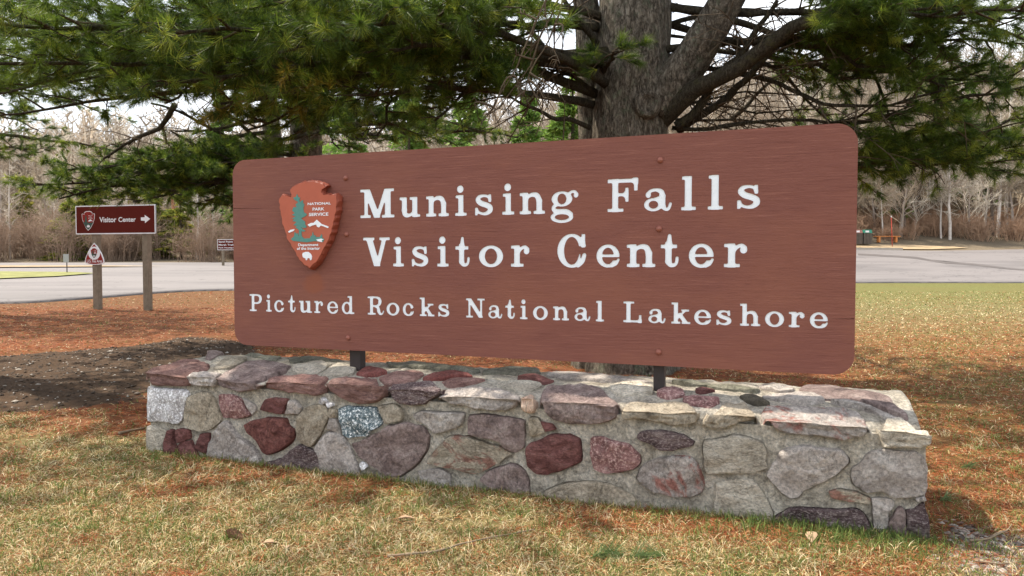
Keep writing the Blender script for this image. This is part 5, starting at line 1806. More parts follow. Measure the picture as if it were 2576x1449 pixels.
# bare limbs, mostly on the shaded right and inner side
DEAD = [[(1700, 318, 8.1), (1774, 246, 7.9), (1856, 147, 7.7), (1908, 68, 7.5), (1955, 0, 7.3)], [(1706, 330, 8.3), (1830, 246, 8.0), (1885, 192, 7.8), (1960, 116, 7.6), (1992, 60, 7.4)],
        [(1690, 190, 8.2), (1845, 167, 8.0), (2080, 165, 7.9)], [(1690, 155, 8.2), (1880, 190, 7.9), (1970, 215, 7.8), (2050, 253, 7.6), (2100, 265, 7.5), (2240, 265, 7.4), (2380, 225, 7.3)],
        [(1690, 322, 8.2), (1815, 320, 8.0), (2040, 302, 7.8), (2120, 304, 7.7), (2250, 277, 7.5)], [(1690, 225, 8.3), (1760, 260, 8.2), (1900, 285, 8.2), (2060, 275, 8.2)],
        [(1690, 280, 8.4), (1780, 250, 8.4), (1880, 230, 8.6), (2010, 240, 8.8)], [(2120, 460, 8.9), (2157, 424, 8.7), (2210, 392, 8.5), (2250, 384, 8.4), (2290, 402, 8.3), (2360, 430, 8.2)],
        [(1530, 147, 8.0), (1376, 143, 7.4), (1222, 126, 6.9), (1100, 150, 6.5)], [(1376, 135, 7.5), (1318, 62, 7.3), (1300, 10, 7.2)], [(1500, 110, 8.0), (1437, 35, 7.7), (1400, -30, 7.5)],
        [(1482, 321, 8.0), (1400, 300, 7.6), (1335, 270, 7.2), (1274, 239, 7.0)], [(1490, 230, 8.1), (1440, 190, 7.9), (1380, 175, 7.7)], [(1500, 200, 8.0), (1400, 188, 7.8), (1280, 186, 7.5)],
        [(1690, 60, 8.3), (1800, 30, 8.6), (1950, 30, 9.0), (2060, 10, 9.2)], [(1690, 90, 8.3), (1830, 95, 8.6), (1990, 120, 9.0)], [(1700, 300, 8.6), (1860, 300, 9.0), (2020, 330, 9.4)],
        [(1840, 300, 9.6), (1900, 240, 9.6), (1990, 160, 9.6), (2040, 100, 9.6)]]
for i, pl in enumerate(DEAD):
    th = [.055, .05, .022, .03, .025, .018, .02, .05, .075, .03, .045, .028, .03, .018, .03, .02, .02, .03][i]
    P1.dead_limb([at(*q) for q in pl], th, th * .35, 13 if i < 8 or i > 13 else 9, .45 if i == 7 else .75, 'limb_bark', 4, i * 11.0)
# thin dangling dead twigs
for pl in ([(1390, -40, 5.2), (1345, 60, 5.2), (1300, 170, 5.2), (1232, 285, 5.2)], [(1420, -40, 5.3), (1375, 60, 5.3), (1335, 165, 5.3), (1255, 275, 5.3)], [(1430, -30, 5.25), (1405, 40, 5.25), (1350, 150, 5.25), (1300, 270, 5.25)]):
    P1.dead_limb([at(*q) for q in pl], .008, .003, 7, .3, 'deadtwig', 3, pl[0][0])
# crown above the picture
for i in range(34):
    z = 4.6 + 8.2 * (i / 34) + random.uniform(-.2, .2)
    a = random.uniform(0, 2 * math.pi) if i % 3 else R(random.uniform(150, 260))
    L_ = (5.6 - .36 * (z - 4)) * random.uniform(.75, 1.1)
    e = T1 + Vector((math.cos(a) * L_, math.sin(a) * L_, z + random.uniform(-.2, .6)))
    P1.bough(T1 + Vector((0, 0, z)), e, .3, .06, int(6 + 2 * L_), .95, .55, .17, .009, 18, .25, 900 + i * 3.1)
P1.done()

# --- second pine, farther left
random.seed(5)
T2 = Vector((-3.75, 13.0, 0)); T2.z = gz(T2.x, T2.y)
P2 = Pine('white pine with grey double trunk behind the left half of the brown sign', T2)
P2.trunk([T2 + Vector((0.15, 0, -.2)), T2 + Vector((.15, 0, 1)), T2 + Vector((.12, 0, 3)), T2 + Vector((.2, 0, 6)), T2 + Vector((.2, 0, 11))], [.36, .31, .28, .22, .05], M['bark'], .15)
P2.trunk([T2 + Vector((-.5, .3, -.2)), T2 + Vector((-.5, .3, 1)), T2 + Vector((-.52, .3, 3)), T2 + Vector((-.8, .4, 6)), T2 + Vector((-.9, .4, 10))], [.22, .18, .165, .12, .04], M['bark'], .15, 'second_stem', 16)
SPR = [(150, 500, 9.8), (90, 470, 9.6), (330, 505, 10.0), (430, 490, 10.2), (260, 420, 10.0), (380, 400, 10.2), (490, 420, 10.4), (110, 440, 10.2), (210, 480, 10.6), (300, 455, 10.4), (400, 430, 10.8), (470, 455, 10.6), (540, 470, 10.8), (560, 400, 11.0), (360, 440, 10.6), (420, 460, 10.9), (510, 500, 10.8), (250, 470, 10.2), (540, 430, 11.4), (620, 420, 11.4), (580, 520, 11.2),
       (850, 370, 11.5), (930, 360, 11.5), (1020, 340, 12), (1120, 350, 12), (1230, 330, 12.4), (1300, 350, 12.6), (1080, 300, 12), (900, 310, 12.2), (350, 220, 10.5), (200, 210, 10.5), (60, 200, 10), (640, 300, 11.5), (800, 280, 11.5)]
for i, (x, y, Y) in enumerate(SPR):
    e = at(x, y, Y)
    low = i < 21
    st = T2 + Vector((0, 0, max(1.9, e.z + (random.uniform(.3, .8) if not low else random.uniform(.2, 1.0)))))
    ln = (e - st).length
    P2.bough(st, e, random.uniform(.05, .4), .028 + .006 * ln, int(6 + (1.6 if low else 2.2) * ln), .8, .9, .12, .006, 26, .45 if low else .3, 50 + i * 3.7)
for pl in ([(700, 330, 12.6), (560, 350, 12), (450, 372, 11.4), (380, 380, 11)], [(700, 420, 12.8), (600, 360, 12.2), (470, 290, 11.5), (380, 260, 11)], [(690, 430, 12.8), (600, 420, 12.3), (520, 380, 11.8), (430, 330, 11.4)],
           [(690, 380, 12.8), (590, 300, 12), (530, 240, 11.6)], [(680, 300, 12.6), (560, 322, 12), (440, 330, 11.5)], [(440, 265, 9.6), (400, 320, 9.8), (330, 360, 10), (260, 400, 10.2)], [(720, 350, 12.5), (850, 330, 12), (980, 345, 11.6)], [(740, 330, 12.5), (860, 290, 12.2), (1000, 250, 12)]):
    P2.dead_limb([at(*q) for q in pl], .04, .014, 10, .7, 'limb_bark', 3, pl[0][1] * .3)
for i in range(20):
    z = 4.8 + 5.5 * (i / 20)
    a = random.uniform(0, 2 * math.pi)
    L_ = (4.6 - .4 * (z - 4)) * random.uniform(.75, 1.1)
    e = T2 + Vector((math.cos(a) * L_, math.sin(a) * L_, z + random.uniform(-.2, .5)))
    P2.bough(T2 + Vector((0, 0, z)), e, .3, .055, int(6 + 2 * L_), .9, .6, .17, .010, 18, .25, 400 + i * 3.1)
P2.done()

# --- two pines added left of the view to shade the lawn and road edge
for (bx_, by_, hh_, nb_, sd_, lb_) in ((-13.5, 17.5, 14, 44, 31, 'white pine left of the direction sign, added to shade the road edge'), (-7.6, 8.6, 14, 15, 47, 'white pine left of the stone wall, added to shade the lawn')):
    random.seed(sd_)
    T3 = Vector((bx_, by_, gz(bx_, by_)))
    P3 = Pine(lb_, T3)
    P3.trunk([T3 + Vector((0, 0, -.2)), T3 + Vector((0, 0, 1)), T3 + Vector((.1, 0, 5)), T3 + Vector((.1, .1, hh_))], [.36, .30, .24, .04], M['bark'], .15, 'trunk', 16)
    for i in range(nb_):
        z = 3.6 + (hh_ - 4.2) * (i / nb_)
        a = i * 2.4 + random.uniform(-.4, .4)
        L_ = (4.5 - (.22 if sd_ == 47 else .28) * (z - 3.5)) * random.uniform(.75, 1.1)
        P3.bough(T3 + Vector((0, 0, z)), T3 + Vector((math.cos(a) * L_, math.sin(a) * L_, z + random.uniform(-.3, .5))), .3, .055, int(6 + 2 * L_), .9, .6, .16, .009, 18, .25, 500 + i * 3.1)
    P3.done()

# ------------------------------------------------------------------ woods beyond the road
def bare_tree(h, spread, seed, fine=1.0, mul=1.0, tw=.014, t_lo=.22):
    """leafless tree: trunk mesh and crown mesh of limbs and twigs"""
    rs = random.Random(seed)
    tr = MB(); cr = MB()
    lean = Vector((rs.gauss(0, .05), rs.gauss(0, .05), 1))
    tp = [Vector((0, 0, -.3))]
    n = 7
    for i in range(1, n + 1):
        t = i / n
        tp.append(Vector((lean.x * h * t + rs.gauss(0, .06), lean.y * h * t + rs.gauss(0, .06), h * t)))
    r0 = .011 * h + .02
    tr.tube(tp, [r0 * (1 - .93 * i / n) for i in range(n + 1)], 6, False)

    def grow(p, d, l, r, lvl):
        e = p + d * l
        q = (p + e) * .5 + Vector((rs.gauss(0, .06), rs.gauss(0, .06), rs.uniform(0, .08))) * l
        cr.tube([p, q, e], [r, r * .75, r * .4], 3, False)
        if lvl == 0: return
        k = 6 if lvl == 2 else int(6 * fine)
        for j in range(k):
            t = rs.uniform(.25, 1.0)
            s = p.lerp(q, t * 2) if t < .5 else q.lerp(e, t * 2 - 1)
            dd = (d + Vector((rs.gauss(0, .55), rs.gauss(0, .55), rs.gauss(.12, .4)))).normalized()
            grow(s, dd, l * rs.uniform(.35, .6), max(r * .5, tw), lvl - 1)
    nb = int(h * 1.7 * mul)
    for i in range(nb):
        t = t_lo + (.98 - t_lo) * (i + rs.random()) / nb
        f = t * n; j = min(n - 1, int(f)); p = tp[j].lerp(tp[j + 1], f - j)
        a = rs.uniform(0, 6.283)
        d = Vector((math.cos(a), math.sin(a), rs.uniform(.5, 1.2))).normalized()
        grow(p, d, spread * (1.1 - .75 * t) * rs.uniform(.6, 1.1), r0 * .33 * (1.1 - t), 2)
    return tr.mesh('trunk', True), cr.mesh('crown', True)


def make_tree_proto(name, label, cat, tm, cm, mt, mc, group):
    e = empty(name); tag(e, label, cat, group)
    obj('trunk', tm, mt, e); obj('crown', cm, mc, e)
    return e


def place_copies(protos, spots, label, group):
    used = [0] * len(protos)
    for i, (x, y, s, rz) in enumerate(spots):
        pi = i % len(protos)
        o = protos[pi] if not used[pi] else copy_tree(protos[pi])
        used[pi] = 1
        o.location = (x, y, gz(x, y) - .05); o.rotation_euler = (0, 0, rz); o.scale = (s, s, s)
        t0_, t1_ = (.86, 1.02) if x > -.1 * y else (.65, .78)
        hgt = 'tall' if s > t1_ else 'short' if s < t0_ else 'middling'
        tag(o, hgt + ' ' + label + (', in the front row' if y < 66 else ', back among the others'), None, group)


rs = random.Random(11)
LB_R = 'leafless grey tree in tangled woods beyond the bench'; GB_R = 'bare trees of the right hand woods'
LB_L = 'leafless pale tree on the hillside behind the Visitor Center board'; GB_L = 'bare trees of the left hillside'
pr = [make_tree_proto('bare_tree', LB_R, 'tree', *bare_tree(h, sp, 40 + i, fine=1.4, mul=1.5, tw=.017, t_lo=.08), M[('far_bark', 'dark_trunk', 'far_bark', 'dark_trunk')[i]], M[('thicket_twig', 'twig_a', 'twig_b', 'twig_c')[i]], GB_R) for i, (h, sp) in enumerate(((8, 4.2), (11, 4.4), (6, 4.2), (13, 4.6)))]
spots = []
while len(spots) < 155:
    a = rs.uniform(-.12, .95); y = 62 + 40 * rs.random() ** 1.8
    spots.append((a * y, y, rs.uniform(.75, 1.15), rs.uniform(0, 6.28)))
place_copies(pr, spots, LB_R, GB_R)
pl = [make_tree_proto('bare_tree', LB_L, 'tree', *bare_tree(h, sp, 60 + i, fine=1.3, mul=1.35, tw=.018, t_lo=.15), M[('far_bark', 'dark_trunk', 'birch', 'far_bark')[i]], M[('far_twig', 'twig_a', 'twig_b', 'twig_c')[i]], GB_L) for i, (h, sp) in enumerate(((10, 3.0), (13, 3.6), (8, 3.2), (11, 3.2)))]
spots = []
while len(spots) < 140:
    a = rs.uniform(-.95, -.05); y = 58 + 62 * rs.random() ** 1.3
    spots.append((a * y, y, rs.uniform(.55, .88), rs.uniform(0, 6.28)))
place_copies(pl, spots, LB_L, GB_L)
# white birches
bt, bc_ = bare_tree(13, 2.6, 91, fine=.8)
pb_ = [make_tree_proto('birch_tree', 'white barked leafless birch', 'tree', bt, bc_, M['birch'], M['far_twig'], 'birches'),
       make_tree_proto('birch_tree', 'white barked leafless birch', 'tree', *bare_tree(10, 2.4, 95, fine=.8), M['birch'], M['far_twig'], 'birches')]
bsp = [(at(2510, 600, 62).x, 62, 1.0, .3), (at(2475, 600, 63).x, 63, 1.0, 1.2), (at(2390, 600, 61).x, 61, .8, 2.0), (at(2368, 600, 61.5).x, 61.5, .7, 3.0), (at(2530, 600, 66).x, 66, 1.1, 4.0), (at(2220, 600, 62).x, 62, .6, 5.0), (at(1440, 600, 70).x, 70, .8, 1.0)]
place_copies(pb_, bsp, 'white barked birch in woods near the bench', 'birches of the right hand woods')
b2_ = [copy_tree(pb_[0]), copy_tree(pb_[1])]
bsp = [(at(315, 600, 57).x, 57, .75, .3), (at(330, 600, 58).x, 58, .7, 2.2), (at(495, 600, 57).x, 57, .7, 1.0), (at(140, 600, 58).x, 58, .7, 4), (at(25, 600, 57).x, 57, .6, 5), (at(535, 600, 58).x, 58, .6, 3.3), (at(565, 600, 70).x, 70, .9, 3.3), (at(80, 600, 80).x, 80, .9, 1.3)]
place_copies(b2_, bsp, 'white barked birch near the cedars behind the Visitor Center board', 'birches of the left slope')


# shrubs along the road edge
def shrub(h, w, n, seed):
    r_ = random.Random(seed); mb = MB()
    for i in range(n):
        a = r_.uniform(0, 6.283); k = r_.random()
        p = Vector((math.cos(a) * w * .35 * k, math.sin(a) * w * .35 * k, -.1))
        e = Vector((math.cos(a) * w * .6 * k + r_.gauss(0, .2), math.sin(a) * w * .6 * k + r_.gauss(0, .2), h * r_.uniform(.5, 1.05)))
        q = (p + e) * .5 + Vector((r_.gauss(0, .12), r_.gauss(0, .12), .1))
        mb.tube([p, q, e], [.018, .013, .006], 3, False)
        for j in range(6):
            t = r_.uniform(.25, 1); s = p.lerp(q, t * 2) if t < .5 else q.lerp(e, t * 2 - 1)
            d = Vector((r_.gauss(0, .6), r_.gauss(0, .6), r_.uniform(.1, 1))).normalized()
            l = h * r_.uniform(.15, .4)
            mb.tube([s, s + d * l], [.009, .005], 3, False)
            for jj in range(3):
                d2 = (d + Vector((r_.gauss(0, .6), r_.gauss(0, .6), r_.gauss(0, .5)))).normalized()
                s2 = s + d * l * r_.uniform(.3, 1)
                mb.tube([s2, s2 + d2 * l * .5], [.007, .004], 3, False)
    return mb.mesh('bare_shrub', True)


sh_l = [obj('bare_shrub', shrub(hs_, 3.2, 46, 3 + i), M['shrub']) for i, hs_ in enumerate((2.0, 3.0, 3.8))]
sh_r = [obj('bare_shrub', shrub(1.5, 2.6, 50, 13 + i), M['redshrub']) for i in range(3)]
for o in sh_l: tag(o, 'plain twiggy brown shrub in the thicket along the far edge of the left road', 'shrub', 'bare shrubs along the left road')
for o in sh_r: tag(o, 'plain twiggy reddish shrub at the foot of the right hand woods', 'shrub', 'reddish shrubs of the right hand woods')


def simple_copies(protos, spots):
    for i, (x, y, s, rz) in enumerate(spots):
        o = protos[i % len(protos)]
        if i >= len(protos):
            o = o.copy(); COL.objects.link(o)
        o.location = (x, y, gz(x, y)); o.rotation_euler = (0, 0, rz); o.scale = (s, s, s)
        o['label'] = ('small ' if s < .8 else 'large ' if s > 1.05 else 'middling ') + o['label'].split(' ', 1)[1]


simple_copies(sh_l, [((a := rs.uniform(-.95, .1)) * (y := 53.5 + 9 * rs.random() ** 1.4), y, rs.uniform(.55, 1.25), rs.uniform(0, 6.28)) for _ in range(130)])
simple_copies(sh_r, [((a := rs.uniform(.2, .95)) * (y := 60.5 + 9 * rs.random()), y, rs.uniform(.6, 1.2), rs.uniform(0, 6.28)) for _ in range(110)])


# evergreens
def evergreen(h, w, n, seed, cols, leaf=.3):
    r_ = np.random.default_rng(seed)
    nb = 70
    bt = np.sort(r_.random(nb) ** .9); ba = r_.random(nb) * 6.283
    bl = w * (1 - bt) ** .75 * r_.uniform(.55, 1.15, nb) + .15
    bi = r_.integers(0, nb, n); q = r_.random(n) ** .6
    a = ba[bi] + r_.normal(size=n) * .28 / (.35 + q)
    rad = bl[bi] * q
    c = np.stack([np.cos(a) * rad, np.sin(a) * rad, .25 + bt[bi] * h - .22 * rad + r_.normal(size=n) * .10 * w * .4], 1)
    out = np.stack([np.cos(a), np.sin(a), -.25 + .5 * r_.random(n)], 1)
    u = out + r_.normal(size=(n, 3)) * .4; u /= np.linalg.norm(u, axis=1, keepdims=True)
    v = np.cross(u, r_.normal(size=(n, 3))); v /= np.linalg.norm(v, axis=1, keepdims=True)
    l = leaf * (.6 + .8 * r_.random((n, 1)))
    V = np.stack([c - u * l * .5 - v * l * .25, c - u * l * .5 + v * l * .25, c + u * l * .7], 1)
    C = np.array([cols[k] for k in r_.integers(0, len(cols), n)]) * r_.uniform(.7, 1.25, (n, 1))
    return V, C


CED = [np.array(srgb(132, 138, 62)[:3]), np.array(srgb(112, 124, 58)[:3]), np.array(srgb(152, 148, 66)[:3])]
BRI = [np.array(srgb(112, 142, 62)[:3]), np.array(srgb(132, 160, 76)[:3]), np.array(srgb(94, 122, 56)[:3])]


def evergreen_tree(label, h, w, n, seed, cols, leaf, x, y):
    e = empty('evergreen_tree', (x, y, gz(x, y)))
    tag(e, label, 'tree')
    mb = MB(); mb.tube([(0, 0, -.2), (0, 0, h * .5), (0, 0, h * .97)], [.02 * h, .012 * h, .004 * h], 6); mb.build('trunk', M['limb_bark'], e)
    V, C = evergreen(h, w, n, seed, cols, leaf)
    obj('crown', tri_mesh('crown', V, M['leafy'], C), None, e)


for i, (x, y, h, w, lb) in enumerate(((455, 57, 7.0, 1.7, 'slim yellow green cedar just right of the Visitor Center board'), (500, 70, 6.5, 1.6, 'small cedar between the utility pole and the large sign'), (255, 58, 6.5, 2.2, 'yellow green cedar showing above the middle of the Visitor Center board'), (215, 57, 5.0, 2.4, 'bushy cedar showing above the arrowhead end of the Visitor Center board'),
                                      (176, 56.5, 4.2, 2.4, 'low spreading cedar left of the Visitor Center board'), (340, 60, 7.2, 1.7, 'tall cedar showing above the arrow end of the Visitor Center board'), (60, 66, 6, 1.6, 'cedar standing alone up the bare left hillside'), (150, 72, 7.5, 1.8, 'far cedar high on the bare left hillside'), (395, 57.5, 5.2, 1.8, 'short cedar beside the foot of the utility pole'), (545, 62, 7, 1.6, 'narrow cedar behind the small trail sign'))):
    evergreen_tree(lb, h, w, 2600, 30 + i, CED, .34, at(x, 600, y).x, y)
for i, (x, y, h, w, lb) in enumerate(((1440, 30, 8.6, 2.6, 'loose bright green conifer seen just left of the thick pine trunk'), (1330, 33, 8.0, 2.8, 'bright conifer seen above the word Falls on the large sign'), (1180, 36, 9.0, 3.2, 'bright conifer seen above the word Munising on the large sign'), (1030, 34, 8.6, 3.0, 'bright conifer seen above the letters M and u of the large sign'), (880, 40, 9.4, 3.0, 'bright conifer seen above the arrowhead emblem'),
                                      (560, 62, 13.0, 2.8, 'tall bright conifer beside the left end of the large sign'), (2250, 66, 8, 2.2, 'conifer in the bare woods behind the orange bench'), (2010, 62, 10.0, 2.6, 'conifer in the bare woods behind the right end of the large sign'), (2440, 70, 12, 2.8, 'tall conifer in the bare woods behind the birches'))):
    evergreen_tree(lb, h, w, 5600, 70 + i, BRI, .26 if i < 5 else .4, at(x, 600, y).x, y)

# the rest of the woods, far up the slopes: nobody could count it
def far_wood():
    r_ = np.random.default_rng(3)
    protos = []
    for k in range(3):
        rr = random.Random(k); tris = []
        h = 9 + k * 1.5
        def stick(p, e, r0):
            d = np.subtract(e, p); s = np.cross(d, (rr.gauss(0, 1), rr.gauss(0, 1), rr.gauss(0, 1))); s = s / (np.linalg.norm(s) + 1e-6) * r0
            s2 = np.cross(d, s); s2 = s2 / (np.linalg.norm(s2) + 1e-6) * r0
            tris.append((p - s, p + s, e)); tris.append((p - s2, p + s2, e))
        stick(np.array((0, 0, 0.)), np.array((rr.gauss(0, .3), rr.gauss(0, .3), h)), .16)
        for i in range(19):
            t = rr.uniform(.1, .95); a = rr.uniform(0, 6.28); l = (1.1 - t) * 3.6 * rr.uniform(.6, 1.2)
            p = np.array((0, 0, h * t)); e = p + np.array((math.cos(a), math.sin(a), rr.uniform(.5, 1.3))) * l * .75
            stick(p, e, .09)
            for j in range(4):
                q = p + (e - p) * rr.uniform(.3, 1); e2 = q + np.array((rr.gauss(0, .6), rr.gauss(0, .6), rr.uniform(.1, 1))) * l * .5
                stick(q, e2, .06)
        protos.append(np.array(tris))
    out = []; cols = []
    n = 0
    while n < 2300:
        a = r_.uniform(-1.0, 1.0); y = 68 + 260 * r_.random() ** 1.5
        if a > .0 and y > 260: continue
        x = a * y
        P = protos[n % 3]
        th = r_.uniform(0, 6.28); c, s = math.cos(th), math.sin(th); k = r_.uniform(.75, 1.25)
        Rm = np.array(((c, -s, 0), (s, c, 0), (0, 0, 1))) * k
        out.append(P @ Rm.T + np.array((x, y, gz(x, y) - .2)))
        g = r_.uniform(.75, 1.2)
        base = np.array(srgb(*((198, 187, 172), (158, 146, 130), (214, 206, 194), (174, 160, 144))[int(r_.integers(0, 4))])[:3]) * g
        cols.append(np.repeat(base[None], len(P), 0))
        n += 1
    return np.concatenate(out), np.concatenate(cols)


V, C = far_wood()
tag(obj('distant_woods', tri_mesh('distant_woods', V, M['leafy'], C), None), kind='stuff')

# ------------------------------------------------------------------ grass, fallen needles, gravel, litter
def sample_ground(n, y0, y1, amin=-.8, amax=.8, power=1.0):
    a = rng.uniform(amin, amax, n)
    u = rng.random(n)
    y = 1 / ((1 / y0) + u * (1 / y1 - 1 / y0))          # denser near the camera: even cover in perspective
    if power != 1.0:
        y = y0 + (y - y0) * power
    return a * y, y


def near_edge(a):
    return interp(a, NEAR) - .3


SOUT = []
N = 430000
X, Y = sample_ground(N, 2.55, 30)
ZW = {}
sel = {'dry': [], 'green': [], 'need': []}
for x, y in zip(X, Y):
    u, d = wall_uv(x, y)
    if -.01 < u < WL + .01 and -.01 < d < .82: continue
    if y > near_edge(x / y): continue
    key = (int(x / (.03 * max(1, y / 4))), int(y / (.03 * max(1, y / 4))), int(y))
    w = ZW.get(key)
    if w is None:
        w = zones(x, y); ZW[key] = w
    r_ = random.random()
    if y < 9 and noise.noise((x * 2.3, y * 3.1, 40)) + .5 * noise.noise((x * 7, y * 7, 41)) > .34 and random.random() < .75: continue
    if w[1] > .3 and random.random() < .07: r_ = 0.0
    if r_ < w[0]: sel['need'].append((x, y))
    elif r_ < w[0] + w[1]: sel['dry'].append((x, y))
    elif r_ < w[0] + w[1] + w[2]: sel['green'].append((x, y))


def blades(pts, lmin, lmax, w0, tilt_lo, tilt_hi, cols, zoff=0.0, wk=.0007, bend=False):
    P = np.array(pts); n = len(P)
    z = np.array([gz(x, y) for x, y in pts])
    p = np.column_stack([P, z + zoff * rng.random(n)])
    az = rng.uniform(0, 6.283, n); el = np.radians(rng.uniform(tilt_lo, tilt_hi, n))
    d = np.column_stack([np.cos(az) * np.cos(el), np.sin(az) * np.cos(el), np.sin(el)])
    l = rng.uniform(lmin, lmax, n)[:, None]
    sd = np.cross(d, rng.normal(size=(n, 3)) * .5 + np.array((0, 0, 1.0))); sd /= np.linalg.norm(sd, axis=1, keepdims=True)
    w = (np.maximum(w0, wk * P[:, 1]) * rng.uniform(.7, 1.3, n))[:, None] * .5
    m = p + d * l * .55
    t = p + d * l * 1.0 - np.array((0, 0, 1)) * (l * .22 if bend else 0)
    if bend:
        V = np.concatenate([np.stack([p - sd * w, p + sd * w, m + sd * w * .8], 1), np.stack([p - sd * w, m + sd * w * .8, m - sd * w * .8], 1), np.stack([m - sd * w * .8, m + sd * w * .8, t], 1)])
        rep = 3
    else:
        V = np.stack([p - sd * w, p + sd * w, t], 1); rep = 1
    C = np.array([cols[k] for k in rng.integers(0, len(cols), n)]) * rng.uniform(.75, 1.25, (n, 1))
    return V, np.concatenate([C] * rep)


sr = lambda *c: np.array(srgb(*c)[:3])
V, C = blades(sel['dry'], .022, .06, .0025, 2, 48, [sr(200, 180, 134), sr(176, 152, 106), sr(218, 204, 166), sr(132, 108, 70)], .008, .0008, True)
tag(obj('dry_grass', tri_mesh('dry_grass', V, M['blades'], C), None), kind='stuff')
V, C = blades(sel['green'], .025, .065, .0030, 25, 85, [sr(104, 122, 62), sr(88, 104, 54), sr(130, 140, 80)], .0, .0008, True)
tag(obj('green_grass', tri_mesh('green_grass', V, M['blades'], C), None), kind='stuff')
V, C = blades(sel['need'], .06, .12, .0022, -4, 14, [sr(160, 86, 51), sr(136, 70, 44), sr(180, 111, 68), sr(108, 59, 41), sr(176, 134, 95)], .016, .0007)
tag(obj('fallen_needles', tri_mesh('fallen_needles', V, M['blades'], C), None), kind='stuff')
# uneven clumps in the near lawn
pg = []; pd_ = []
for _ in range(420):
    a_ = random.uniform(-.75, .75); y_ = 1 / random.uniform(1 / 5.2, 1 / 2.6); x_ = a_ * y_
    u_, d_ = wall_uv(x_, y_)
    if d_ > -.06 and u_ < WL + .2: continue
    if zones(x_, y_)[4] > .3: continue
    tgt = pg if random.random() < .5 else pd_
    for _k in range(random.randint(10, 34)):
        tgt.append((x_ + random.gauss(0, .022), y_ + random.gauss(0, .022)))
V1, C1 = blades(pg, .04, .085, .0028, 30, 85, [sr(104, 122, 60), sr(86, 104, 50), sr(132, 142, 78)], .0, .0008, True)
V2, C2 = blades(pd_, .04, .095, .0028, 12, 70, [sr(206, 188, 144), sr(222, 208, 172), sr(184, 160, 112)], .0, .0008, True)
tag(obj('grass_clumps', tri_mesh('grass_clumps', np.concatenate([V1, V2]), M['blades'], np.concatenate([C1, C2])), None), kind='stuff')
# a thicker green fringe at the right foot of the wall
pts = []
while len(pts) < 1300:
    u = random.gauss(4.05, .32); d = -abs(random.gauss(0, .11)) - .03
    if u > WL + .35: continue
    if d > -.1 and u < WL: d -= .0
    p = W0 + WU * u + WN * d
    pts.append((p.x, p.y))
V, C = blades(pts, .04, .10, .0034, 40, 88, [sr(92, 112, 58), sr(78, 98, 48), sr(122, 136, 74)], .0, .0008, True)
tag(obj('green_fringe', tri_mesh('green_fringe', V, M['blades'], C), None), kind='stuff')
# thinner fringe of mixed grass along the foot of the wall
pts = []
while len(pts) < 2600:
    u = random.uniform(-.05, WL); d = -abs(random.gauss(0, .05)) - .012
    p = W0 + WU * u + WN * d; pts.append((p.x, p.y))
V, C = blades(pts, .03, .075, .003, 25, 85, [sr(120, 126, 64), sr(186, 168, 120), sr(98, 116, 50)], .0, .0008, True)
tag(obj('wall_foot_grass', tri_mesh('wall_foot_grass', V, M['blades'], C), None), kind='stuff')


# stones: gravel patch and pebbles in the bare soil
def pebble_tris(c, r_):
    ico = [(0, 0, 1), (.9, 0, .35), (.28, .85, .35), (-.72, .53, .35), (-.72, -.53, .35), (.28, -.85, .35), (0, 0, -.3)]
    q = [np.array(v) * (r_ * random.uniform(.7, 1.2), r_ * random.uniform(.7, 1.2), r_ * random.uniform(.5, .8)) + c for v in ico]
    out = []
    for k in range(5):
        a, b2 = 1 + k, 1 + (k + 1) % 5
        out.append((q[0], q[a], q[b2])); out.append((q[a], q[6], q[b2]))
    return out


T = []; C = []
bx = [p[0] for p in grav_poly]; by = [p[1] for p in grav_poly]
k = 0
while k < 30000:
    k += 1
    x = random.uniform(min(bx) - .3, min(max(bx), 2.75)); y = random.uniform(min(by) - .2, max(by) + .3)
    wx = x + .25 * noise.noise((x * 3, y * 3, 2)) + random.gauss(0, .07); wy = y + .3 * noise.noise((x * 2.5, y * 2.5, 8)) + random.gauss(0, .07)
    if not inpoly(wx, wy, grav_poly) or random.random() < .35: continue
    u_, d_ = wall_uv(x, y)
    if u_ < WL + .03 and d_ > -.02: continue
    t = pebble_tris(np.array((x, y, gz(x, y) + random.uniform(.0, .008))), random.choice((.007, .009, .012, .017)) * random.uniform(.8, 1.2)); T += t
    C += [sr(*random.choice(((160, 150, 140), (120, 110, 102), (186, 178, 168), (140, 116, 100), (96, 86, 78)))) * random.uniform(.7, 1.1)] * len(t)
tag(obj('gravel', tri_mesh('gravel', np.array(T), M['blades'], np.array(C)), None), kind='stuff')
T = []; C = []
n = 0
while n < 900:
    x = random.uniform(-9.5, -1.5); y = random.uniform(5.4, 12)
    if not inpoly(x, y, dirt_poly): continue
    n += 1
    big = random.random() < .06
    z = gz(x, y) + dirt_dz(x, y)
    t = pebble_tris(np.array((x, y, z)), random.uniform(.02, .035) if big else random.uniform(.007, .016)); T += t
    C += [sr(*random.choice(((178, 168, 156), (140, 128, 116), (200, 194, 186), (110, 96, 84)))) * random.uniform(.7, 1.1)] * len(t)
n = 0
while n < 5200:
    x = random.uniform(-9.5, -1.5); y = random.uniform(5.4, 12)
    if not inpoly(x, y, dirt_poly): continue
    n += 1
    z = gz(x, y) + dirt_dz(x, y) - .004
    t = pebble_tris(np.array((x, y, z)), random.uniform(.006, .022)); T += t
    C += [sr(*random.choice(((72, 59, 47), (64, 52, 42), (84, 70, 56)))) * random.uniform(.7, 1.1)] * len(t)
tag(obj('soil_crumbs', tri_mesh('soil_crumbs', np.array(T), M['blades'], np.array(C)), None), kind='stuff')

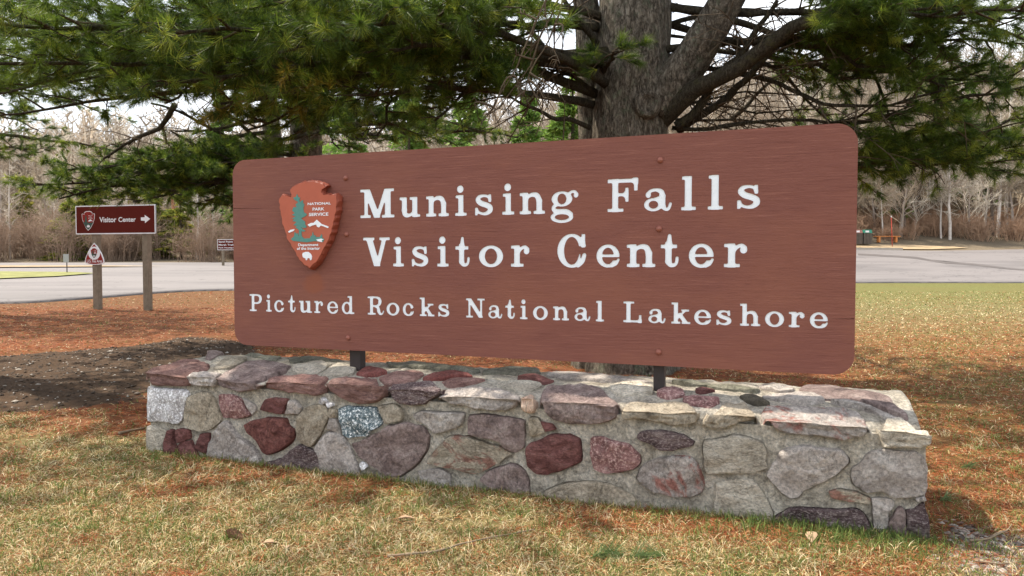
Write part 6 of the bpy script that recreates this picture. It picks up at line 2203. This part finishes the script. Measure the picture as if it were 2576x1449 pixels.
# single things lying on the lawn
M['cone'] = mat_plain('pine_cone_scales', srgb(120, 92, 70), 0.9, 0.1, 0.3, 60.0)
M['leaf'] = mat_plain('dead_leaf', srgb(158, 134, 110), 0.9, 0.1, 0.2, 40.0)
M['stick'] = mat_plain('fallen_stick', srgb(134, 118, 98), 0.9, 0.1, 0.25, 20.0)
p = gp(592, 1360); p.z = gz(p.x, p.y) + .022
cn = empty('pine_cone', p, R(-35)); tag(cn, 'brown open pine cone lying in the dry grass', 'pine cone')
mb = MB(); mb.tube([(-.055, 0, 0), (-.02, 0, .004), (.03, 0, .002), (.055, 0, 0)], [.008, .014, .010, .004], 8); mb.build('core', M['cone'], cn, smooth=True)
mb = MB()
for i in range(60):
    t = i / 60; a = i * 2.399; x = -.05 + .1 * t
    rr_ = .026 * math.sin(math.pi * (.18 + .75 * t))
    d = Vector((-.35, math.cos(a), math.sin(a))).normalized()
    c = Vector((x, 0, 0)); s = Vector((0, -math.sin(a), math.cos(a)))
    b0 = len(mb.v)
    for v in (c + s * .003, c - s * .003, c + d * rr_ - s * .007, c + d * (rr_ + .004), c + d * rr_ + s * .007): mb.v.append(v)
    mb.f.append(tuple(range(b0, b0 + 5)))
tag(mb.build('scales', M['cone'], cn), kind='stuff')


def leaf(px, rz, size, label, stand=0.1):
    p = gp(*px); p.z = gz(p.x, p.y) + .02
    mb = MB()
    prof_ = [(-1, 0), (-.6, .34), (-.1, .5), (.4, .38), (1, 0)]
    for i, (x, w_) in enumerate(prof_):
        for s in (-1, 0, 1):
            mb.v.append(Vector((x * size, s * w_ * size, (stand * size * (1 - x * x) * .5 + abs(s) * .25 * size * w_ * 2))))
    for i in range(4):
        for s in range(2):
            k = i * 3 + s; mb.f.append((k, k + 1, k + 4, k + 3))
    o = mb.build('fallen_leaf', M['leaf'], None, smooth=True)
    md = o.modifiers.new('thick', 'SOLIDIFY'); md.thickness = .0012
    o.location = p; o.rotation_euler = (R(random.uniform(-10, 10)), R(random.uniform(-14, 14)), rz)
    tag(o, label, 'leaf')


leaf((682, 1378), .4, .035, 'curled tan fallen leaf beside the pine cone')
leaf((2042, 1365), 1.2, .05, 'pale dead leaf standing in green grass at the purple foot stone')
leaf((1022, 1318), .2, .042, 'pale curled leaf lying in the open dry grass')
leaf((720, 1388), 1.9, .03, 'small pale leaf next to the curled tan one')


def stick(pts, r_, label):
    P = []
    for x, y in pts:
        q = gp(x, y); q.z = gz(q.x, q.y) + .016 + r_
        P.append(q)
    o = P[0].copy()
    mb = MB(); Q = []
    for i in range(len(P) - 1):
        for k in range(4): Q.append(P[i].lerp(P[i + 1], k / 4) - o + Vector((0, 0, .006 * noise.noise((i + k * .25, pts[0][0], 0)))))
    Q.append(P[-1] - o)
    mb.tube(Q, [r_ * (1 - .6 * i / (len(Q) - 1)) for i in range(len(Q))], 6)
    s = mb.build('fallen_stick', M['stick'], None, smooth=True); s.location = o
    tag(s, label, 'stick')


stick([(975, 1412), (1060, 1405), (1130, 1395), (1170, 1382), (1250, 1364), (1345, 1345)], .0065, 'long grey fallen stick lying across the dry grass')
stick([(2440, 1376), (2490, 1370), (2530, 1352), (2545, 1335)], .006, 'bent pale stick lying on the gravel')
stick([(2452, 1424), (2510, 1432), (2585, 1424)], .005, 'thin brown twig at the edge of the gravel')
stick([(300, 1748 * PX), (330, 1735 * PX), (365, 1722 * PX)], .012, 'short dark stick on the orange needles left of the wall')
# fresh green needle sprigs blown down
for (x, y, lb, n_) in ((1520, 1412, 'large sprig of fresh green pine needles on the dry grass', 3), (2385, 1268 * 1.0, 'small sprig of green needles on the orange litter right of the wall', 1), (2440, 1180, 'green needle sprig on the sunlit litter right of the wall', 1), (1620, 1418, 'green needle sprig beside the large one', 2)):
    p = gp(x, y); p.z = gz(p.x, p.y) + .03
    tf = Tufts()
    for i in range(n_):
        a = random.uniform(-.6, .6) + math.pi * (i % 2)
        tf.add((.03 * i, .01 * i, 0), (math.cos(a), math.sin(a) * .6, .12), .12, .003, sr(104, 124, 76), 60)
    m_ = tf.mesh('pine_sprig', M['needles']); o = obj('pine_sprig', m_, None); o.location = p
    tag(o, lb, 'pine sprig')
